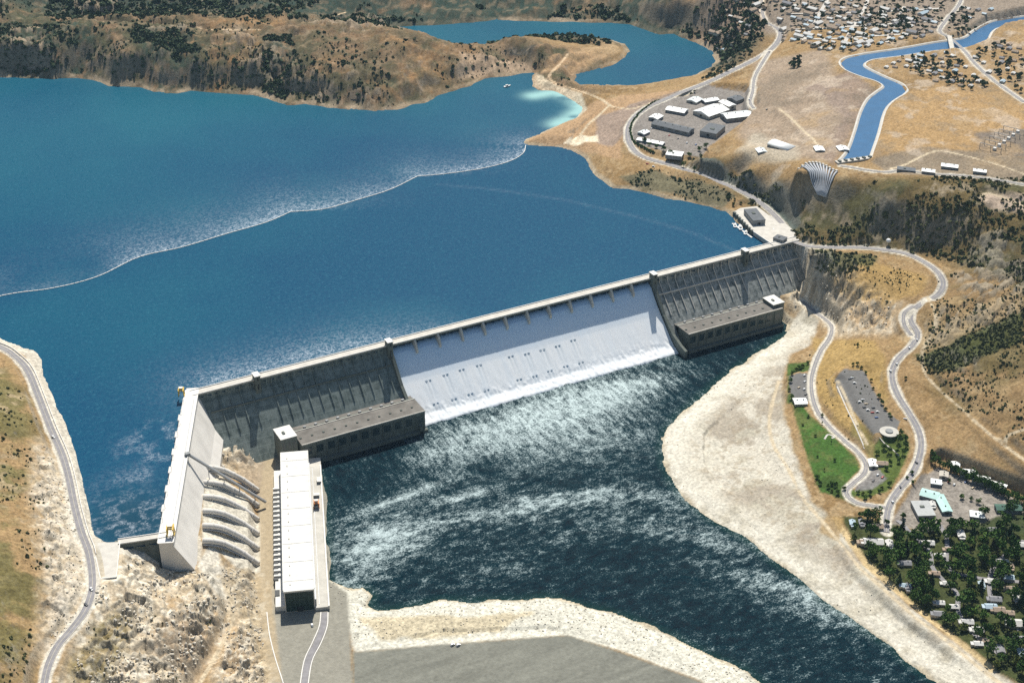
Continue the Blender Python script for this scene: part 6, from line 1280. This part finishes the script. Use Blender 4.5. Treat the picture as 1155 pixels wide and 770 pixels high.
# boulders: riprap below the gravel lot, blasted spur and hollow by the penstocks
def rocks(name, items, label, seed, m):
    g = np.random.default_rng(seed); base_v = np.array([(1, 0, 0), (-.5, .87, 0), (-.5, -.87, 0), (0, .2, .9), (0, 0, -.8), (.3, -.6, .5), (-.6, .3, .6)]); 
    bm = bmesh.new(); [bm.verts.new(v) for v in base_v]; bmesh.ops.convex_hull(bm, input=bm.verts[:]); bm.verts.ensure_lookup_table(); used_ = [v for v in bm.verts if v.link_faces]; ix = {v: i for i, v in enumerate(used_)}
    bv = np.array([v.co[:] for v in used_]); bf = np.array([[ix[v] for v in f.verts] for f in bm.faces if len(f.verts) == 3]); bm.free()
    it = np.array(items); n_ = len(it); a = g.uniform(0, 6.28, n_); c, s = np.cos(a), np.sin(a); sc = it[:, 3:4]*g.uniform(.6, 1.3, (n_, 3)); B = bv[None]*sc[:, None, :]*(1+g.normal(size=(n_, len(bv), 3))*.15)
    V = np.stack([B[..., 0]*c[:, None]-B[..., 1]*s[:, None], B[..., 0]*s[:, None]+B[..., 1]*c[:, None], B[..., 2]], -1)+it[:, None, :3]
    F = (bf[None]+(np.arange(n_)*len(bv))[:, None, None]).reshape(-1, 3)
    me = bpy.data.meshes.new(name); me.from_pydata([], [], []); me.vertices.add(V.size//3); me.vertices.foreach_set('co', V.astype(np.float32).ravel()); me.loops.add(F.size); me.loops.foreach_set('vertex_index', F.astype(np.int32).ravel()); me.polygons.add(len(F)); me.polygons.foreach_set('loop_start', np.arange(0, F.size, 3, dtype=np.int32)); me.update(calc_edges=True)
    return obj(name, me, m, kind='stuff', label=label, cat='rocks')
rip = np.vstack([LB[:, :2], np.array([at(x, y, -98)[:2] for x, y in [(362, 655), (392, 690), (400, 720), (520, 712), (640, 708), (700, 728), (790, 762), (900, 850)]])])
items = field(rip, 5200, .45, 1.5, -.8, 20, 61, road=2)+field(Z_ROCK[0], 1700, .5, 3.0, -.05, 25, 63)+field(Z_ROCK[1], 120, .8, 3.2, -.3, 15, 65)+field(Z_ROCK[2], 700, .6, 2.4, -.2, 15, 67)+field(Z_ROCK[4], 700, .5, 2.0, -.3, 20, 69, road=5.5)+field(Z_ROCK[3], 300, .7, 2.6, -.2, 25, 71)
items += field(bank, 1500, .4, 1.3, .1, 40, 73, road=3)
rocks('boulders', items, 'pale broken boulders along the banks and blasted slopes', 75, M['stone'])
# two town streets under the trees
for pts in ([(1012, 588), (1030, 605), (1048, 622), (1052, 640), (1066, 655), (1080, 668), (1082, 690), (1100, 715), (1130, 740)], [(1060, 592), (1068, 610), (1070, 640), (1100, 650), (1150, 655)], [(1155, 610), (1120, 640), (1120, 680), (1150, 710)]):
    L3_ = route([(x, y, -84.4) for x, y in pts], 5); L3_[:, 2] = gh(L3_[:, 0], L3_[:, 1])+.35; ribbon('town_street', L3_, 6.5, .1, M['asphalt'])
for pts in ([(882, 36), (920, 33), (960, 30), (1010, 27), (1056, 24)], [(890, 16), (930, 15), (980, 14), (1060, 10)], [(905, 48), (915, 33), (925, 15), (935, -2)], [(950, 54), (962, 30), (975, 10), (980, -4)], [(1000, 48), (1010, 27), (1020, 8)], [(890, 46), (940, 44), (1000, 40), (1045, 36)]):
    L3_ = route(pts, 5); L3_[:, 2] = gh(L3_[:, 0], L3_[:, 1])+.6; ribbon('town_street', L3_, 9, .1, M['kerb'])
# footpaths
for pts, w_ in (([(930, 495), (934, 490), (941, 492), (938, 494)], 3), ([(944, 437), (955, 458), (966, 482), (975, 506)], 2.2), ([(992, 495), (1000, 502), (1008, 508), (1014, 514)], 2.2)):
    L3_ = route(pts, 5); L3_[:, 2] = gh(L3_[:, 0], L3_[:, 1])+.3; ribbon('footpath', L3_, w_, .1, M['kerb'])
# lane edges on the concrete yard before the generating hall
for pts in ([(362, 690), (360, 706), (352, 725), (343, 745), (338, 775)], [(370, 690), (369, 706), (362, 725), (352, 745), (347, 775)], [(301, 690), (304, 715), (310, 740), (318, 765), (324, 785)]):
    L3_ = route([(x, y, -97.8) for x, y in pts], 5); L3_[:, 2] = gh(L3_[:, 0], L3_[:, 1])+.5; ribbon('yard_kerb', L3_, 1.3, .1, M['paler'])
L3_ = route([(366, 690, -97.8), (364.5, 706, -97.8), (357, 725, -97.8), (347.5, 745, -97.8), (342, 778, -97.8)], 5); L3_[:, 2] = gh(L3_[:, 0], L3_[:, 1])+.4; ribbon('yard_lane', L3_, 8, .05, M['asphalt'])

# ------------------------------------------------------------------ the air
hb = MB().box(-14000, 14000, -3500, 16000, -150, 1400).build('haze', None, kind='stuff', label='thin blue summer haze over the valley', cat='haze')
mh = bpy.data.materials.new('haze'); mh.use_nodes = True; t = mh.node_tree; t.nodes.clear(); ou = t.nodes.new('ShaderNodeOutputMaterial'); pv = t.nodes.new('ShaderNodeVolumePrincipled')
pv.inputs['Color'].default_value = (.50, .76, 1, 1); pv.inputs['Density'].default_value = 1.3e-5; pv.inputs['Anisotropy'].default_value = .1; t.links.new(pv.outputs[0], ou.inputs['Volume']); hb.data.materials.append(mh)

# things that look alike are told apart by their order across the view
same = {}
for o in C.objects:
    if o.parent is None and o.get('group') and o.get('label'): same.setdefault((o['group'], o['label']), []).append(o)
for (g_, l_), os_ in same.items():
    if 1 < len(os_) <= len(ORD2) and len(l_.split()) <= 12:
        def key(o):
            v = np.array(o.location)-CAM; return float((v@r2)/(v@fw))
        for k, o in enumerate(sorted(os_, key=key)): o['label'] = f'{l_}, {ORD2[k]} from the left'
